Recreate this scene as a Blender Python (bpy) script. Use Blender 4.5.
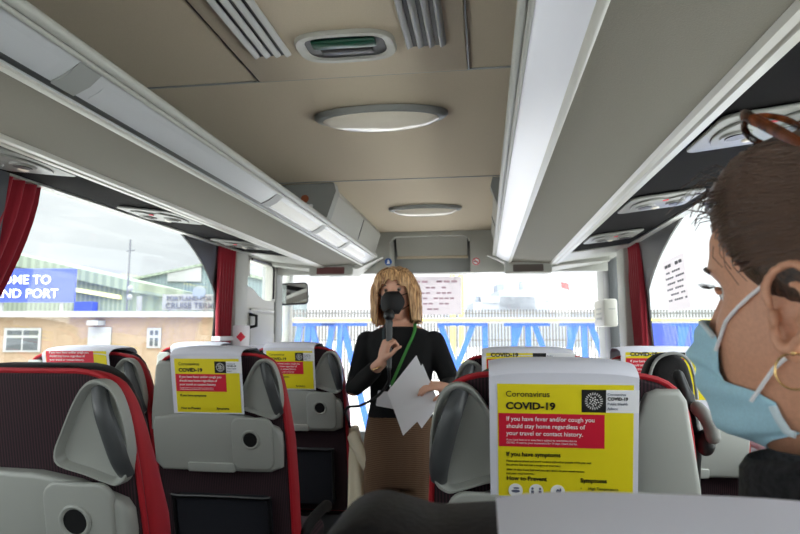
import bpy, bmesh, math, random
from mathutils import Vector, Matrix, noise
PI = math.pi
R = math.radians
rnd = random.Random(7)
sc = bpy.context.scene
for _o in list(bpy.data.objects): bpy.data.objects.remove(_o)
col = sc.collection
BACK, FRONT = -6.0, 4.5           # ends of the coach interior along Y (X = 0 is the aisle, Z = 0 the aisle floor)

# ------------------------------------------------------------------ camera
cd = bpy.data.cameras.new('camera'); cam = bpy.data.objects.new('camera', cd); col.objects.link(cam)
cam.location = (0.31, 0.0, 1.36); cam.rotation_euler = (R(90 + 6.22), 0, R(7.97))
cd.lens = 27.0; cd.sensor_width = 36.0; cd.clip_start = 0.02; cd.clip_end = 600
cd.dof.use_dof = True; cd.dof.focus_distance = 1.25; cd.dof.aperture_fstop = 9.0
sc.camera = cam

# ------------------------------------------------------------------ sky, exposure
ZENITH, BEHIND_FILL = 6.0, 2.7
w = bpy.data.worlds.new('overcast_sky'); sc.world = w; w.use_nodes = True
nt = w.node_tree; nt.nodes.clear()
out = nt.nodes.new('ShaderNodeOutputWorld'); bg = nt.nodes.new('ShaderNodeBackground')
tc = nt.nodes.new('ShaderNodeTexCoord'); mp = nt.nodes.new('ShaderNodeMapping'); mp.inputs['Scale'].default_value = (1.6, 1.6, 6.0)
nz = nt.nodes.new('ShaderNodeTexNoise'); nz.inputs['Scale'].default_value = 1.7; nz.inputs['Detail'].default_value = 6
rp = nt.nodes.new('ShaderNodeValToRGB')
rp.color_ramp.elements[0].position = 0.33; rp.color_ramp.elements[0].color = (0.55, 0.585, 0.62, 1)
rp.color_ramp.elements[1].position = 0.62; rp.color_ramp.elements[1].color = (0.76, 0.78, 0.80, 1)
# the overcast is brightest ahead of the coach, where the sun stands behind the cloud
dt = nt.nodes.new('ShaderNodeVectorMath'); dt.operation = 'DOT_PRODUCT'; dt.inputs[1].default_value = Vector((0.33, 0.93, 0.16)).normalized()
mr = nt.nodes.new('ShaderNodeMapRange'); mr.interpolation_type = 'SMOOTHSTEP'
mr.inputs['From Min'].default_value = 0.72; mr.inputs['From Max'].default_value = 0.97
mr.inputs['To Min'].default_value = 1.0; mr.inputs['To Max'].default_value = 1.5
ml = nt.nodes.new('ShaderNodeMath'); ml.operation = 'MULTIPLY'; ml.inputs[1].default_value = 1.0
nt.links.new(tc.outputs['Generated'], mp.inputs['Vector']); nt.links.new(mp.outputs['Vector'], nz.inputs['Vector'])
nt.links.new(nz.outputs['Fac'], rp.inputs['Fac']); nt.links.new(rp.outputs['Color'], bg.inputs['Color'])
nt.links.new(tc.outputs['Generated'], dt.inputs[0]); nt.links.new(dt.outputs['Value'], mr.inputs['Value'])
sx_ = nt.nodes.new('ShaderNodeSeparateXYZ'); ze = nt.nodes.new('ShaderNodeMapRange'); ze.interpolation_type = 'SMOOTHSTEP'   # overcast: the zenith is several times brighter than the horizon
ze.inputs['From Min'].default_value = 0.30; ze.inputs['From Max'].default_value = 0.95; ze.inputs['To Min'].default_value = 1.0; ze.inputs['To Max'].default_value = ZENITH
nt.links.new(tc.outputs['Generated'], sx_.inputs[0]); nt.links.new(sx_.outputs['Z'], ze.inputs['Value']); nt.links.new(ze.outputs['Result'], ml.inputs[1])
d2 = nt.nodes.new('ShaderNodeVectorMath'); d2.operation = 'DOT_PRODUCT'; d2.inputs[1].default_value = Vector((0.25, -0.92, 0.30)).normalized()   # extra sky brightness added behind the coach to light rear-facing surfaces
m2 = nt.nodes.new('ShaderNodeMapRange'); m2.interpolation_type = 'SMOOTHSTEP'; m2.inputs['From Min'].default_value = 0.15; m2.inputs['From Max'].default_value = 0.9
m2.inputs['To Min'].default_value = 1.0; m2.inputs['To Max'].default_value = BEHIND_FILL
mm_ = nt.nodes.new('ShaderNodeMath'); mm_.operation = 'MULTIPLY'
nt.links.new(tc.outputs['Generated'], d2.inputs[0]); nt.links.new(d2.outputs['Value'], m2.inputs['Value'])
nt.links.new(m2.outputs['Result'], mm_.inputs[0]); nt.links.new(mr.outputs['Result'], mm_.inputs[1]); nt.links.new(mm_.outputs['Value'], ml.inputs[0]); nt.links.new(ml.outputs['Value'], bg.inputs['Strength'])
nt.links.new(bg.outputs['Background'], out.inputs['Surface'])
STRIP_GLOW, OVAL_GLOW = 0.12, 0.03
sc.view_settings.view_transform = 'Standard'; sc.view_settings.look = 'None'
sc.view_settings.gamma = 1.0; sc.view_settings.use_curve_mapping = False
sc.view_settings.exposure = 0.62
sc.cycles.max_bounces = 10; sc.cycles.diffuse_bounces = 6; sc.cycles.transparent_max_bounces = 24
sc.cycles.sample_clamp_indirect = 6
sc.cycles.use_denoising = True

# ------------------------------------------------------------------ materials
def S(r, g, b):
    f = lambda c: (c / 255 / 12.92) if c / 255 <= 0.04045 else ((c / 255 + 0.055) / 1.055) ** 2.4
    return (f(r), f(g), f(b), 1)
def mat(name, rgb, rough=0.5, metal=0.0, spec=0.5, emit=0.0, bump=0.0, scale=60.0, var=0.0, stretch=None, trans=0.0, sheen=0.0, rgb2=None):
    m = bpy.data.materials.new(name); m.use_nodes = True
    t = m.node_tree; p = t.nodes['Principled BSDF']
    c = S(*rgb)
    p.inputs['Base Color'].default_value = c; p.inputs['Roughness'].default_value = rough
    p.inputs['Metallic'].default_value = metal; p.inputs['Specular IOR Level'].default_value = spec
    if sheen: p.inputs['Sheen Weight'].default_value = sheen
    if emit:
        p.inputs['Emission Color'].default_value = c; p.inputs['Emission Strength'].default_value = emit
    if bump or var or rgb2:
        cd_ = t.nodes.new('ShaderNodeTexCoord'); mp_ = t.nodes.new('ShaderNodeMapping')
        if stretch: mp_.inputs['Scale'].default_value = stretch
        n_ = t.nodes.new('ShaderNodeTexNoise'); n_.inputs['Scale'].default_value = scale; n_.inputs['Detail'].default_value = 4
        t.links.new(cd_.outputs['Object'], mp_.inputs['Vector']); t.links.new(mp_.outputs['Vector'], n_.inputs['Vector'])
        if bump:
            b_ = t.nodes.new('ShaderNodeBump'); b_.inputs['Strength'].default_value = bump; b_.inputs['Distance'].default_value = 0.003
            t.links.new(n_.outputs['Fac'], b_.inputs['Height']); t.links.new(b_.outputs['Normal'], p.inputs['Normal'])
        if var or rgb2:
            r_ = t.nodes.new('ShaderNodeValToRGB')
            lo = S(*rgb2) if rgb2 else tuple(x * (1 - var) for x in c[:3]) + (1,)
            r_.color_ramp.elements[0].position = 0.35; r_.color_ramp.elements[0].color = lo
            r_.color_ramp.elements[1].position = 0.65; r_.color_ramp.elements[1].color = c
            t.links.new(n_.outputs['Fac'], r_.inputs['Fac']); t.links.new(r_.outputs['Color'], p.inputs['Base Color'])
    return m
def stripes(name, a, b, freq, axis=0, rough=0.8, wob=0.0):
    m = mat(name, a, rough); t = m.node_tree; p = t.nodes['Principled BSDF']
    cd_ = t.nodes.new('ShaderNodeTexCoord'); wv = t.nodes.new('ShaderNodeTexWave')
    wv.bands_direction = 'XYZ'[axis]; wv.inputs['Scale'].default_value = freq; wv.inputs['Distortion'].default_value = wob
    r_ = t.nodes.new('ShaderNodeValToRGB')
    r_.color_ramp.elements[0].position = 0.25; r_.color_ramp.elements[0].color = S(*a)
    r_.color_ramp.elements[1].position = 0.8; r_.color_ramp.elements[1].color = S(*b)
    t.links.new(cd_.outputs['Object'], wv.inputs['Vector']); t.links.new(wv.outputs['Fac'], r_.inputs['Fac'])
    t.links.new(r_.outputs['Color'], p.inputs['Base Color']); return m
def glass(name, tint=(1, 1, 1), fac=0.06, dust=0.0):
    m = bpy.data.materials.new(name); m.use_nodes = True; t = m.node_tree; t.nodes.clear()
    o = t.nodes.new('ShaderNodeOutputMaterial'); tr = t.nodes.new('ShaderNodeBsdfTransparent'); gl = t.nodes.new('ShaderNodeBsdfGlossy')
    tr.inputs['Color'].default_value = (*tint, 1); gl.inputs['Roughness'].default_value = 0.02
    mx = t.nodes.new('ShaderNodeMixShader'); mx.inputs['Fac'].default_value = fac
    t.links.new(tr.outputs[0], mx.inputs[1]); t.links.new(gl.outputs[0], mx.inputs[2])
    last = mx
    if dust:
        df = t.nodes.new('ShaderNodeBsdfTranslucent'); df.inputs['Color'].default_value = (.9, .9, .9, 1)
        m2 = t.nodes.new('ShaderNodeMixShader'); m2.inputs['Fac'].default_value = dust
        t.links.new(mx.outputs[0], m2.inputs[1]); t.links.new(df.outputs[0], m2.inputs[2]); last = m2
    t.links.new(last.outputs[0], o.inputs['Surface']); return m

M = dict(
    console=mat('console_plastic', (122, 122, 118), 0.4),
    eyegrey=mat('eye_white', (150, 132, 124), 0.3),
    ceil=mat('ceiling_felt', (210, 195, 172), 0.95, bump=0.15, scale=500, var=0.06),
    felt=mat('rack_vinyl', (126, 121, 110), 0.8, bump=0.2, scale=350, var=0.05),
    grey=mat('light_grey_plastic', (172, 172, 166), 0.42, bump=0.05, scale=300),
    grey2=mat('mid_grey_plastic', (150, 152, 150), 0.45),
    pale=mat('pale_plastic', (188, 186, 178), 0.35),
    seatgrey=mat('seat_grey_plastic', (164, 166, 160), 0.38, bump=0.04, scale=400),
    dgrey=mat('dark_grey_plastic', (70, 72, 74), 0.35),
    black=mat('black_plastic', (22, 22, 24), 0.4),
    darkfelt=mat('charcoal_felt', (18, 16, 18), 0.95, spec=0.08, bump=0.2, scale=400),
    leather=mat('black_leather', (17, 15, 16), 0.6, spec=0.22, bump=0.25, scale=220),
    fabric=stripes('maroon_striped_moquette', (24, 15, 20), (62, 35, 44), 55, 0, 0.9),
    red=mat('red_piping', (176, 18, 34), 0.6, bump=0.1, scale=300),
    net=mat('navy_net', (20, 22, 32), 0.9, bump=0.5, scale=600),
    curtain=mat('crimson_curtain', (148, 12, 36), 0.8, bump=0.15, scale=300, sheen=0.3),
    paper=mat('white_paper', (240, 240, 244), 0.6),
    cover=mat('white_headrest_cloth', (226, 226, 238), 0.75, bump=0.08, scale=200),
    yellow=mat('poster_yellow', (238, 220, 18), 0.55),
    pred=mat('poster_red', (214, 16, 52), 0.55),
    ink=mat('black_ink', (14, 14, 14), 0.6), inkgrey=mat('grey_ink', (92, 96, 120), 0.6),
    white=mat('white_ink', (244, 244, 244), 0.6),
    chrome=mat('chrome', (200, 200, 202), 0.15, 1.0),
    mirror=mat('mirror_silver', (225, 225, 225), 0.03, 1.0),
    strip=mat('frosted_strip', (222, 224, 232), 0.28, emit=STRIP_GLOW),
    strip_lens=mat('frosted_lens', (206, 204, 196), 0.3, emit=0.02),
    strip_off=mat('frosted_strip_dim', (196, 198, 202), 0.25),
    oval=mat('frosted_oval', (226, 218, 204), 0.12, emit=OVAL_GLOW),
    glass=glass('window_glass', (0.96, 0.98, 0.97), 0.05),
    wglass=glass('windscreen_glass', (1, 1, 1), 0.03, 0.015),
    green=mat('dark_green_hatch', (20, 74, 56), 0.3),
    skin=mat('skin', (226, 172, 146), 0.5, bump=0.05, scale=400, var=0.08),
    skin2=mat('tanned_skin', (214, 156, 126), 0.45, bump=0.06, scale=300, var=0.1),
    hairdark=mat('dark_brown_hair', (86, 62, 48), 0.45, bump=0.6, scale=60, stretch=(1, 6, 6), rgb2=(38, 27, 22)),
    hairstrand=mat('brown_hair_strands', (84, 61, 48), 0.32),
    hairblond=mat('blonde_hair', (232, 190, 140), 0.45, bump=0.7, scale=26, stretch=(5, 5, 0.5), rgb2=(128, 86, 54)),
    knit=mat('black_knit', (16, 16, 18), 0.95, bump=0.3, scale=300),
    cord=stripes('brown_corduroy', (92, 68, 50), (126, 96, 72), 40, 2, 0.9, 1.5),
    maskblack=mat('black_mask', (20, 20, 24), 0.8, bump=0.1, scale=300),
    maskblue=mat('blue_mask', (176, 218, 236), 0.85, bump=0.1, scale=400, var=0.08),
    maskwhite=mat('white_mask_edge', (214, 228, 236), 0.85),
    tort=mat('tortoiseshell', (112, 54, 24), 0.2, scale=60, rgb2=(26, 14, 10)),
    gold=mat('gold', (226, 190, 130), 0.25, 1.0),
    lany=mat('green_lanyard', (72, 150, 70), 0.7), lanydark=mat('dark_lanyard', (40, 52, 58), 0.7),
    fleece=mat('black_fleece', (20, 20, 22), 0.95, bump=0.6, scale=160, rgb2=(44, 44, 48)),
    cream=mat('cream_cloth', (226, 214, 188), 0.9, bump=0.2, scale=200),
    floor=mat('dark_vinyl_floor', (58, 56, 58), 0.6, bump=0.1, scale=200, var=0.2),
    led=mat('dark_red_display', (104, 62, 62), 0.3), ledoff=mat('grey_display', (98, 88, 84), 0.35),
    blue=mat('blue_steel', (22, 82, 170), 0.5), blues=mat('blue_sign', (46, 66, 168), 0.5),
    brick=mat('ochre_brick', (134, 114, 92), 0.9, bump=0.2, scale=6, var=0.12),
    cladg=stripes('green_cladding', (104, 114, 98), (122, 132, 112), 0.9, 0, 0.7),
    roofg=stripes('grey_green_roof', (108, 118, 102), (126, 136, 118), 0.5, 0, 0.7),
    cladb=stripes('blue_grey_cladding', (88, 102, 104), (104, 118, 118), 0.9, 0, 0.7),
    asphalt=mat('pale_concrete', (214, 212, 206), 0.9, var=0.1, scale=0.5),
    hatch=mat('pale_metal', (138, 138, 136), 0.6), outpane=mat('dark_pane', (62, 66, 68), 0.3), outgrey=mat('outdoor_grey', (92, 94, 100), 0.6), fencem=mat('galvanised_steel', (84, 84, 80), 0.6), yel=mat('yellow_post', (232, 212, 96), 0.5),
    ship=mat('white_ship', (150, 156, 162), 0.6), shipgrey=mat('grey_ship', (122, 130, 140), 0.6), flagred=mat('red_flag', (216, 70, 70), 0.8),
    orange=mat('orange_sticker', (150, 74, 40), 0.6), bluest=mat('blue_sticker', (40, 88, 168), 0.5),
)

# ------------------------------------------------------------------ mesh helpers
def wm(o):
    m = o.matrix_basis.copy()
    return wm(o.parent) @ m if o.parent else m
class MB:
    """Collects shapes in scene coordinates and links them as one mesh object."""
    def __init__(s): s.bm = bmesh.new()
    def box(s, lo, hi, bev=0.0, rot=None, seg=2):
        lo, hi = Vector(lo), Vector(hi); c = (lo + hi) / 2; d = hi - lo
        t = bmesh.new(); bmesh.ops.create_cube(t, size=1)
        for v in t.verts: v.co = Vector((v.co.x * d.x, v.co.y * d.y, v.co.z * d.z))
        if bev: bmesh.ops.bevel(t, geom=t.edges[:], offset=min(bev, min(d) * .49), segments=seg, affect='EDGES', profile=.5)
        mm = Matrix.Translation(c) @ (rot.to_4x4() if rot else Matrix.Identity(4))
        t.transform(mm); s.add(t); return s
    def add(s, t, m=None):
        if m: t.transform(m)
        me = bpy.data.meshes.new('tmp'); t.to_mesh(me); t.free(); s.bm.from_mesh(me); bpy.data.meshes.remove(me)
    def addmesh(s, me, m=None):
        t = bmesh.new(); t.from_mesh(me); s.add(t, m)
    def rings(s, rings, cap=True, closed=True):
        vs = [[s.bm.verts.new(p) for p in r] for r in rings]
        n = len(vs[0])
        for a, b in zip(vs, vs[1:]):
            for i in range(n if closed else n - 1):
                j = (i + 1) % n
                try: s.bm.faces.new((a[i], a[j], b[j], b[i]))
                except ValueError: pass
        if cap and closed:
            s.bm.faces.new(list(reversed(vs[0]))); s.bm.faces.new(vs[-1])
        return s
    def tube(s, pts, rad, n=10, flat=1.0, up=None, ball=False):
        pts = [Vector(p) for p in pts]
        rad = [rad] * len(pts) if isinstance(rad, (int, float)) else list(rad)
        if ball:
            d0 = (pts[0] - pts[1]).normalized(); d1 = (pts[-1] - pts[-2]).normalized(); P, Q = [], []
            for k in (0.98, 0.8, 0.45): P.append(pts[0] + d0 * rad[0] * k); Q.append(rad[0] * math.sqrt(1 - k * k))
            P += pts; Q += rad
            for k in (0.45, 0.8, 0.98): P.append(pts[-1] + d1 * rad[-1] * k); Q.append(rad[-1] * math.sqrt(1 - k * k))
            pts, rad = P, Q
        rs = []; u = Vector(up) if up else None
        for i, p in enumerate(pts):
            t = (pts[min(i + 1, len(pts) - 1)] - pts[max(i - 1, 0)]).normalized()
            if u is None: u = t.orthogonal()
            u2 = (u - t * u.dot(t))
            u = u2.normalized() if u2.length > 1e-6 else t.orthogonal().normalized()
            v = t.cross(u)
            rs.append([p + (u * math.cos(2 * PI * k / n) * flat + v * math.sin(2 * PI * k / n)) * rad[i] for k in range(n)])
        return s.rings(rs)
    def slab(s, poly, m, t, bev=0.0, seg=3):
        """2-D outline extruded by t along local +Z, edges rounded, placed by m."""
        b = bmesh.new(); vs = [b.verts.new((x, y, 0)) for x, y in poly]
        f = b.faces.new(vs)
        r = bmesh.ops.extrude_face_region(b, geom=[f])
        for v in [g for g in r['geom'] if isinstance(g, bmesh.types.BMVert)]: v.co.z += t
        bmesh.ops.recalc_face_normals(b, faces=b.faces)
        if bev:
            es = [e for e in b.edges if abs(e.verts[0].co.z - e.verts[1].co.z) < 1e-6]
            bmesh.ops.bevel(b, geom=es, offset=bev, segments=seg, affect='EDGES', profile=.5)
        s.add(b, m); return s
    def ell(s, c, r, m=None, u=20, v=12):
        t = bmesh.new(); bmesh.ops.create_uvsphere(t, u_segments=u, v_segments=v, radius=1)
        for q in t.verts: q.co = Vector((q.co.x * r[0], q.co.y * r[1], q.co.z * r[2]))
        s.add(t, Matrix.Translation(Vector(c)) @ (m.to_4x4() if m else Matrix.Identity(4))); return s
    def warp(s, f):
        for v in s.bm.verts: v.co = Vector(f(v.co))
        return s
    def build(s, name, m, parent=None, smooth=True, ang=40, fuse=0, sm=0, doubles=False):
        bm = s.bm
        if not bm.verts: bm.free(); return None
        if doubles: bmesh.ops.remove_doubles(bm, verts=bm.verts, dist=1e-5)
        if not fuse: bmesh.ops.recalc_face_normals(bm, faces=bm.faces)
        me = bpy.data.meshes.new(name); o = bpy.data.objects.new(name, me)
        bm.to_mesh(me)
        if fuse:
            tmp = bpy.data.objects.new('tmp', me); col.objects.link(tmp)
            md = tmp.modifiers.new('r', 'REMESH'); md.mode = 'VOXEL'; md.voxel_size = fuse
            if sm:
                q = tmp.modifiers.new('s', 'SMOOTH'); q.factor = .5; q.iterations = sm
            dg = bpy.context.evaluated_depsgraph_get(); dg.update()
            me2 = bpy.data.meshes.new_from_object(tmp.evaluated_get(dg)); bpy.data.objects.remove(tmp)
            o.data = me2; bpy.data.meshes.remove(me); me = me2; me.name = name
        bm.free()
        if parent is not None:
            o.parent = parent; me.transform(wm(parent).inverted())
        if smooth:
            me.shade_smooth()
            if not fuse: me.set_sharp_from_angle(angle=R(ang))
        me.materials.clear()
        me.materials.append(m); col.objects.link(o); return o
def tag(o, label=None, cat=None, group=None, kind=None):
    if label: o['label'] = label
    if cat: o['category'] = cat
    if group: o['group'] = group
    if kind: o['kind'] = kind
    return o
def thing(name, loc, label, cat, group=None, rz=0):
    o = bpy.data.objects.new(name, None); col.objects.link(o); o.location = loc; o.rotation_euler = (0, 0, rz)
    o.empty_display_size = .05
    return tag(o, label, cat, group)
def struct(mb, name, m, **k): return tag(mb.build(name, m, **k), kind='structure')
def copy_tree(o, parent=None):
    c = o.copy(); col.objects.link(c); c.parent = parent
    for ch in list(o.children): copy_tree(ch, c)
    return c
def frame(o, x, y):
    x = Vector(x).normalized(); y = Vector(y); z = x.cross(y).normalized(); y = z.cross(x)
    m = Matrix((x, y, z)).transposed().to_4x4(); m.translation = Vector(o); return m
def text(mb, s, size, m, align='LEFT', bold=0.0, thick=0.0004, sx=1.0):
    cu = bpy.data.curves.new('t', 'FONT'); cu.body = s; cu.size = size; cu.align_x = align; cu.offset = bold; cu.extrude = thick; cu.resolution_u = 3
    o = bpy.data.objects.new('t', cu); me = bpy.data.meshes.new_from_object(o)
    mb.addmesh(me, m @ Matrix.Diagonal((sx, 1, 1, 1)))
    bpy.data.objects.remove(o); bpy.data.curves.remove(cu); bpy.data.meshes.remove(me)
def rrect(w, h, r, n=5, cx=0, cy=0):
    p = []
    for (sx, sy, a0) in ((1, 1, 0), (-1, 1, 90), (-1, -1, 180), (1, -1, 270)):
        for k in range(n + 1):
            a = R(a0 + 90 * k / n); p.append((cx + sx * (w / 2 - r) + r * math.cos(a), cy + sy * (h / 2 - r) + r * math.sin(a)))
    return p
def oval(w, h, n=40, e=2.0, cx=0, cy=0):
    p = []
    for k in range(n):
        a = 2 * PI * k / n; c, s_ = math.cos(a), math.sin(a)
        p.append((cx + w / 2 * math.copysign(abs(c) ** (2 / e), c), cy + h / 2 * math.copysign(abs(s_) ** (2 / e), s_)))
    return p
def smooth_pts(p, n=4, closed=False):
    """Catmull-Rom through the points."""
    p = [Vector(q) for q in p]; L = len(p); o = []
    for i in range(L if closed else L - 1):
        a, b, c, d = (p[(i + k) % L] if closed else p[min(max(i + k, 0), L - 1)] for k in (-1, 0, 1, 2))
        for k in range(n):
            t = k / n
            o.append(.5 * ((2 * b) + (c - a) * t + (2 * a - 5 * b + 4 * c - d) * t * t + (3 * b - a - 3 * c + d) * t ** 3))
    if not closed: o.append(p[-1])
    return o
def extrude_y(mb, prof, y0, y1):
    return mb.rings([[(x, y0, z) for x, z in prof], [(x, y1, z) for x, z in prof]])
def xfade(x, a, b): t = min(max((x - a) / (b - a), 0), 1); return t * t * (3 - 2 * t)
def ip(x, xs, ys):
    if x <= xs[0]: return ys[0]
    for a, b, p, q in zip(xs, xs[1:], ys, ys[1:]):
        if x <= b: return p + (q - p) * (x - a) / (b - a)
    return ys[-1]

# ================================================================== SETTING
# floor: sunk aisle with seat platforms on either side
struct(MB().box((-.32, BACK, -.08), (.21, FRONT, 0)), 'floor', M['floor'])
struct(MB().box((-1.2, BACK, -.08), (-.32, 3.3, .17), .005), 'floor_platform_left', M['floor'])
struct(MB().box((.21, BACK, -.08), (1.2, 3.3, .17), .005), 'floor_platform_right', M['floor'])
struct(MB().box((-1.2, 3.3, -.08), (-.32, FRONT, 0)), 'floor_front_left', M['floor'])
struct(MB().box((.21, 3.3, -.08), (1.2, FRONT, 0)), 'floor_front_right', M['floor'])
# ceiling shell
top = [(-1.16, 1.86), (-1.10, 1.955), (-1.0, 2.005), (-.86, 2.03), (-.7, 2.035), (.7, 2.035), (.86, 2.03), (1.0, 2.005), (1.10, 1.955), (1.16, 1.86)]
prof = top + [(x * 1.04, z + .05) for x, z in reversed(top)]
struct(extrude_y(MB(), prof, BACK, FRONT), 'ceiling', M['ceil'])
# seams between the ceiling panels
for n_, (y, x0, x1) in enumerate(((1.49, -.9, .9), (2.57, -.9, .9))):
    struct(MB().box((x0, y - .003, 2.032), (x1, y + .003, 2.036)), f'trim_{n_+1}', M['grey2'])
struct(MB().box((-.277, BACK + .05, 2.027), (.277, 1.482, 2.034), .003), 'trim_3', M['ceil'])
for n_, sx in enumerate((-1, 1)):
    struct(MB().box((sx * .280 - .002, BACK + .05, 2.0305), (sx * .280 + .002, 1.485, 2.0355)), f'trim_{n_+4}', M['dgrey'])
    nm = 'left' if sx < 0 else 'right'
    # side walls under the windows, rail over them
    struct(MB().box((min(sx * 1.17, sx * 1.24), BACK, -.08), (max(sx * 1.17, sx * 1.24), FRONT if sx > 0 else 3.42, 1.01), .01), f'wall_{nm}', M['grey'])
    struct(extrude_y(MB(), [(sx * 1.085, 1.826), (sx * 1.12, 1.826), (sx * 1.165, 1.87), (sx * 1.10, 1.87)], BACK, FRONT), f'trim_{n_+6}', M['grey'])
    struct(MB().box((min(sx * 1.13, sx * 1.175), BACK, 1.0), (max(sx * 1.13, sx * 1.175), 3.3, 1.035), .01), f'trim_{n_+8}', M['grey2'])
    # the big side window, leaning in a little towards the top
    def wpane(y0, y1, z0, z1, sx=sx):
        X = lambda z: sx * (1.20 - (z - .92) / (1.85 - .92) * .075)
        mb = MB(); q = [(X(z0), y0, z0), (X(z0), y1, z0), (X(z1), y1, z1), (X(z1), y0, z1)]
        return mb.rings([q, [(a + sx * .006, b, c) for a, b, c in q]])
    struct(wpane(BACK, 3.3, .92, 1.86), f'window_{n_+1}', M['glass'], smooth=False)
    # black printed border of the pane at its front corner
    y1 = 2.60 if sx < 0 else 2.46; y2 = 3.08 if sx < 0 else 3.19
    arc = [(y1 + (y2 - y1) * (.3 * math.sin(R(90 * u)) + .7 * u ** .9), 1.845 - .27 * (.3 * (1 - math.cos(R(90 * u))) + .7 * u)) for u in [k / 8 for k in range(9)]] + [(y2 + .03, 1.45)]
    poly = arc + [(y2 + .06, .95), (3.31, .95), (3.31, 1.85)]
    X = lambda z: sx * (1.188 - (z - .92) / (1.85 - .92) * .075)
    struct(MB().rings([[(X(z), y, z) for y, z in poly], [(X(z) + sx * .008, y, z) for y, z in poly]]), f'trim_{n_+10}', M['black'], smooth=False)
    # body pillars
    for k_, yp in enumerate((1.52, -.35, -2.2, -4.1)):
        struct(MB().rings([[(X(z) + a * sx, yp + b, z) for a, b in ((-.03, -.05), (-.03, .05), (.008, .06), (.008, -.06))] for z in (.94, 1.86)]), f'trim_{20+2*k_+n_}', M['dgrey'], smooth=False)
struct(MB().box((-1.24, BACK - .05, -.08), (1.24, BACK, 1.05)), 'wall_back', M['grey'])
struct(MB().box((-1.2, BACK - .03, 1.05), (1.2, BACK - .02, 1.85)), 'window_3', M['glass'])
struct(MB().box((-1.24, BACK - .05, 1.85), (1.24, BACK, 2.09)), 'trim_12', M['grey'])
# front left: pillar behind the passenger door, the door, the windscreen pillar
struct(MB().box((-1.2, 3.28, 0), (-1.10, 3.46, 1.85), .015), 'trim_13', M['grey'])
dl = MB()
dx0, dx1 = -1.16, -1.11
for q in ([(3.46, 0), (3.96, 0), (3.96, 1.35), (3.46, 1.35)],):
    dl.rings([[(dx0, y, z) for y, z in q], [(dx1, y, z) for y, z in q]])
# door skin around its window: back stile, front stile, head, curved sill
sill = [(3.46, 1.35), (3.94, 1.35), (3.94, 1.568), (3.78, 1.568), (3.71, 1.576), (3.65, 1.592), (3.59, 1.618), (3.53, 1.635), (3.46, 1.640)]
for q in (sill, [(3.90, 1.57), (3.96, 1.57), (3.96, 1.85), (3.90, 1.85)], [(3.46, 1.80), (3.96, 1.80), (3.96, 1.85), (3.46, 1.85)], [(3.46, 1.7), (3.50, 1.7), (3.50, 1.85), (3.46, 1.85)]):
    dl.rings([[(dx0, y, z) for y, z in q], [(dx1, y, z) for y, z in q]])
door = struct(dl, 'door_1', M['pale'], smooth=False)
g_ = MB().rings([[(-1.14, y, z) for y, z in ((3.47, 1.58), (3.93, 1.56), (3.93, 1.82), (3.47, 1.82))], [(-1.136, y, z) for y, z in ((3.47, 1.58), (3.93, 1.56), (3.93, 1.82), (3.47, 1.82))]])
g_.build('glass_pane', M['glass'], door, smooth=False)
sq = MB()
rim = smooth_pts([(-1.107, 3.915, 1.585), (-1.107, 3.915, 1.70), (-1.107, 3.905, 1.795), (-1.107, 3.82, 1.812), (-1.107, 3.66, 1.812), (-1.107, 3.52, 1.812)], 5)
sq.tube(rim, .008, 8); sq.build('window_seal', M['black'], door)
MB().box((-1.11, 3.50, 1.28), (-1.095, 3.91, 1.48), .008).build('door_pocket', M['grey'], door)
MB().tube([(-1.10, 3.50, 1.50), (-1.085, 3.55, 1.50), (-1.085, 3.85, 1.50), (-1.10, 3.9, 1.50)], .008).build('grab_rail', M['pale'], door)
MB().tube([(-1.105, 3.50, 1.47), (-1.06, 3.50, 1.46), (-1.06, 3.50, 1.40), (-1.105, 3.50, 1.39)], .010).build('door_handle', M['black'], door)
struct(MB().box((-1.21, 3.96, 0), (-1.10, 4.09, 1.85), .015), 'trim_14', M['grey2'])
struct(wpane(4.09, 4.42, .92, 1.85, -1), 'window_4', M['glass'], smooth=False)
struct(MB().box((-1.24, 3.42, -.08), (-1.19, FRONT, .92)), 'wall_front_left', M['grey'])
struct(MB().box((-1.22, 4.42, .5), (-1.16, 4.52, 1.86), .02), 'trim_15', M['grey'])
# front right: pillar behind the driver, side window with a white box under it, windscreen pillar
struct(MB().box((1.08, 3.46, .9), (1.2, 3.63, 1.85), .015), 'trim_16', M['grey'])
struct(wpane(3.63, 4.2, .92, 1.85, 1), 'window_5', M['glass'], smooth=False)
struct(MB().box((1.10, 3.98, .9), (1.2, 4.16, 1.85), .01), 'trim_17', M['dgrey'])
struct(MB().box((1.125, 4.16, .6), (1.21, 4.52, 1.86), .02), 'trim_18', M['grey2'])
# windscreen with dashboard below and header above
struct(MB().rings([[(-1.2, 4.56, .62), (1.2, 4.56, .62), (1.2, 4.47, 1.83), (-1.2, 4.47, 1.83)], [(-1.2, 4.566, .62), (1.2, 4.566, .62), (1.2, 4.476, 1.83), (-1.2, 4.476, 1.83)]]), 'window_6', M['wglass'], smooth=False)
struct(MB().box((-1.22, 4.52, -.08), (1.22, 4.6, .62)), 'wall_front', M['grey2'])
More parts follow.
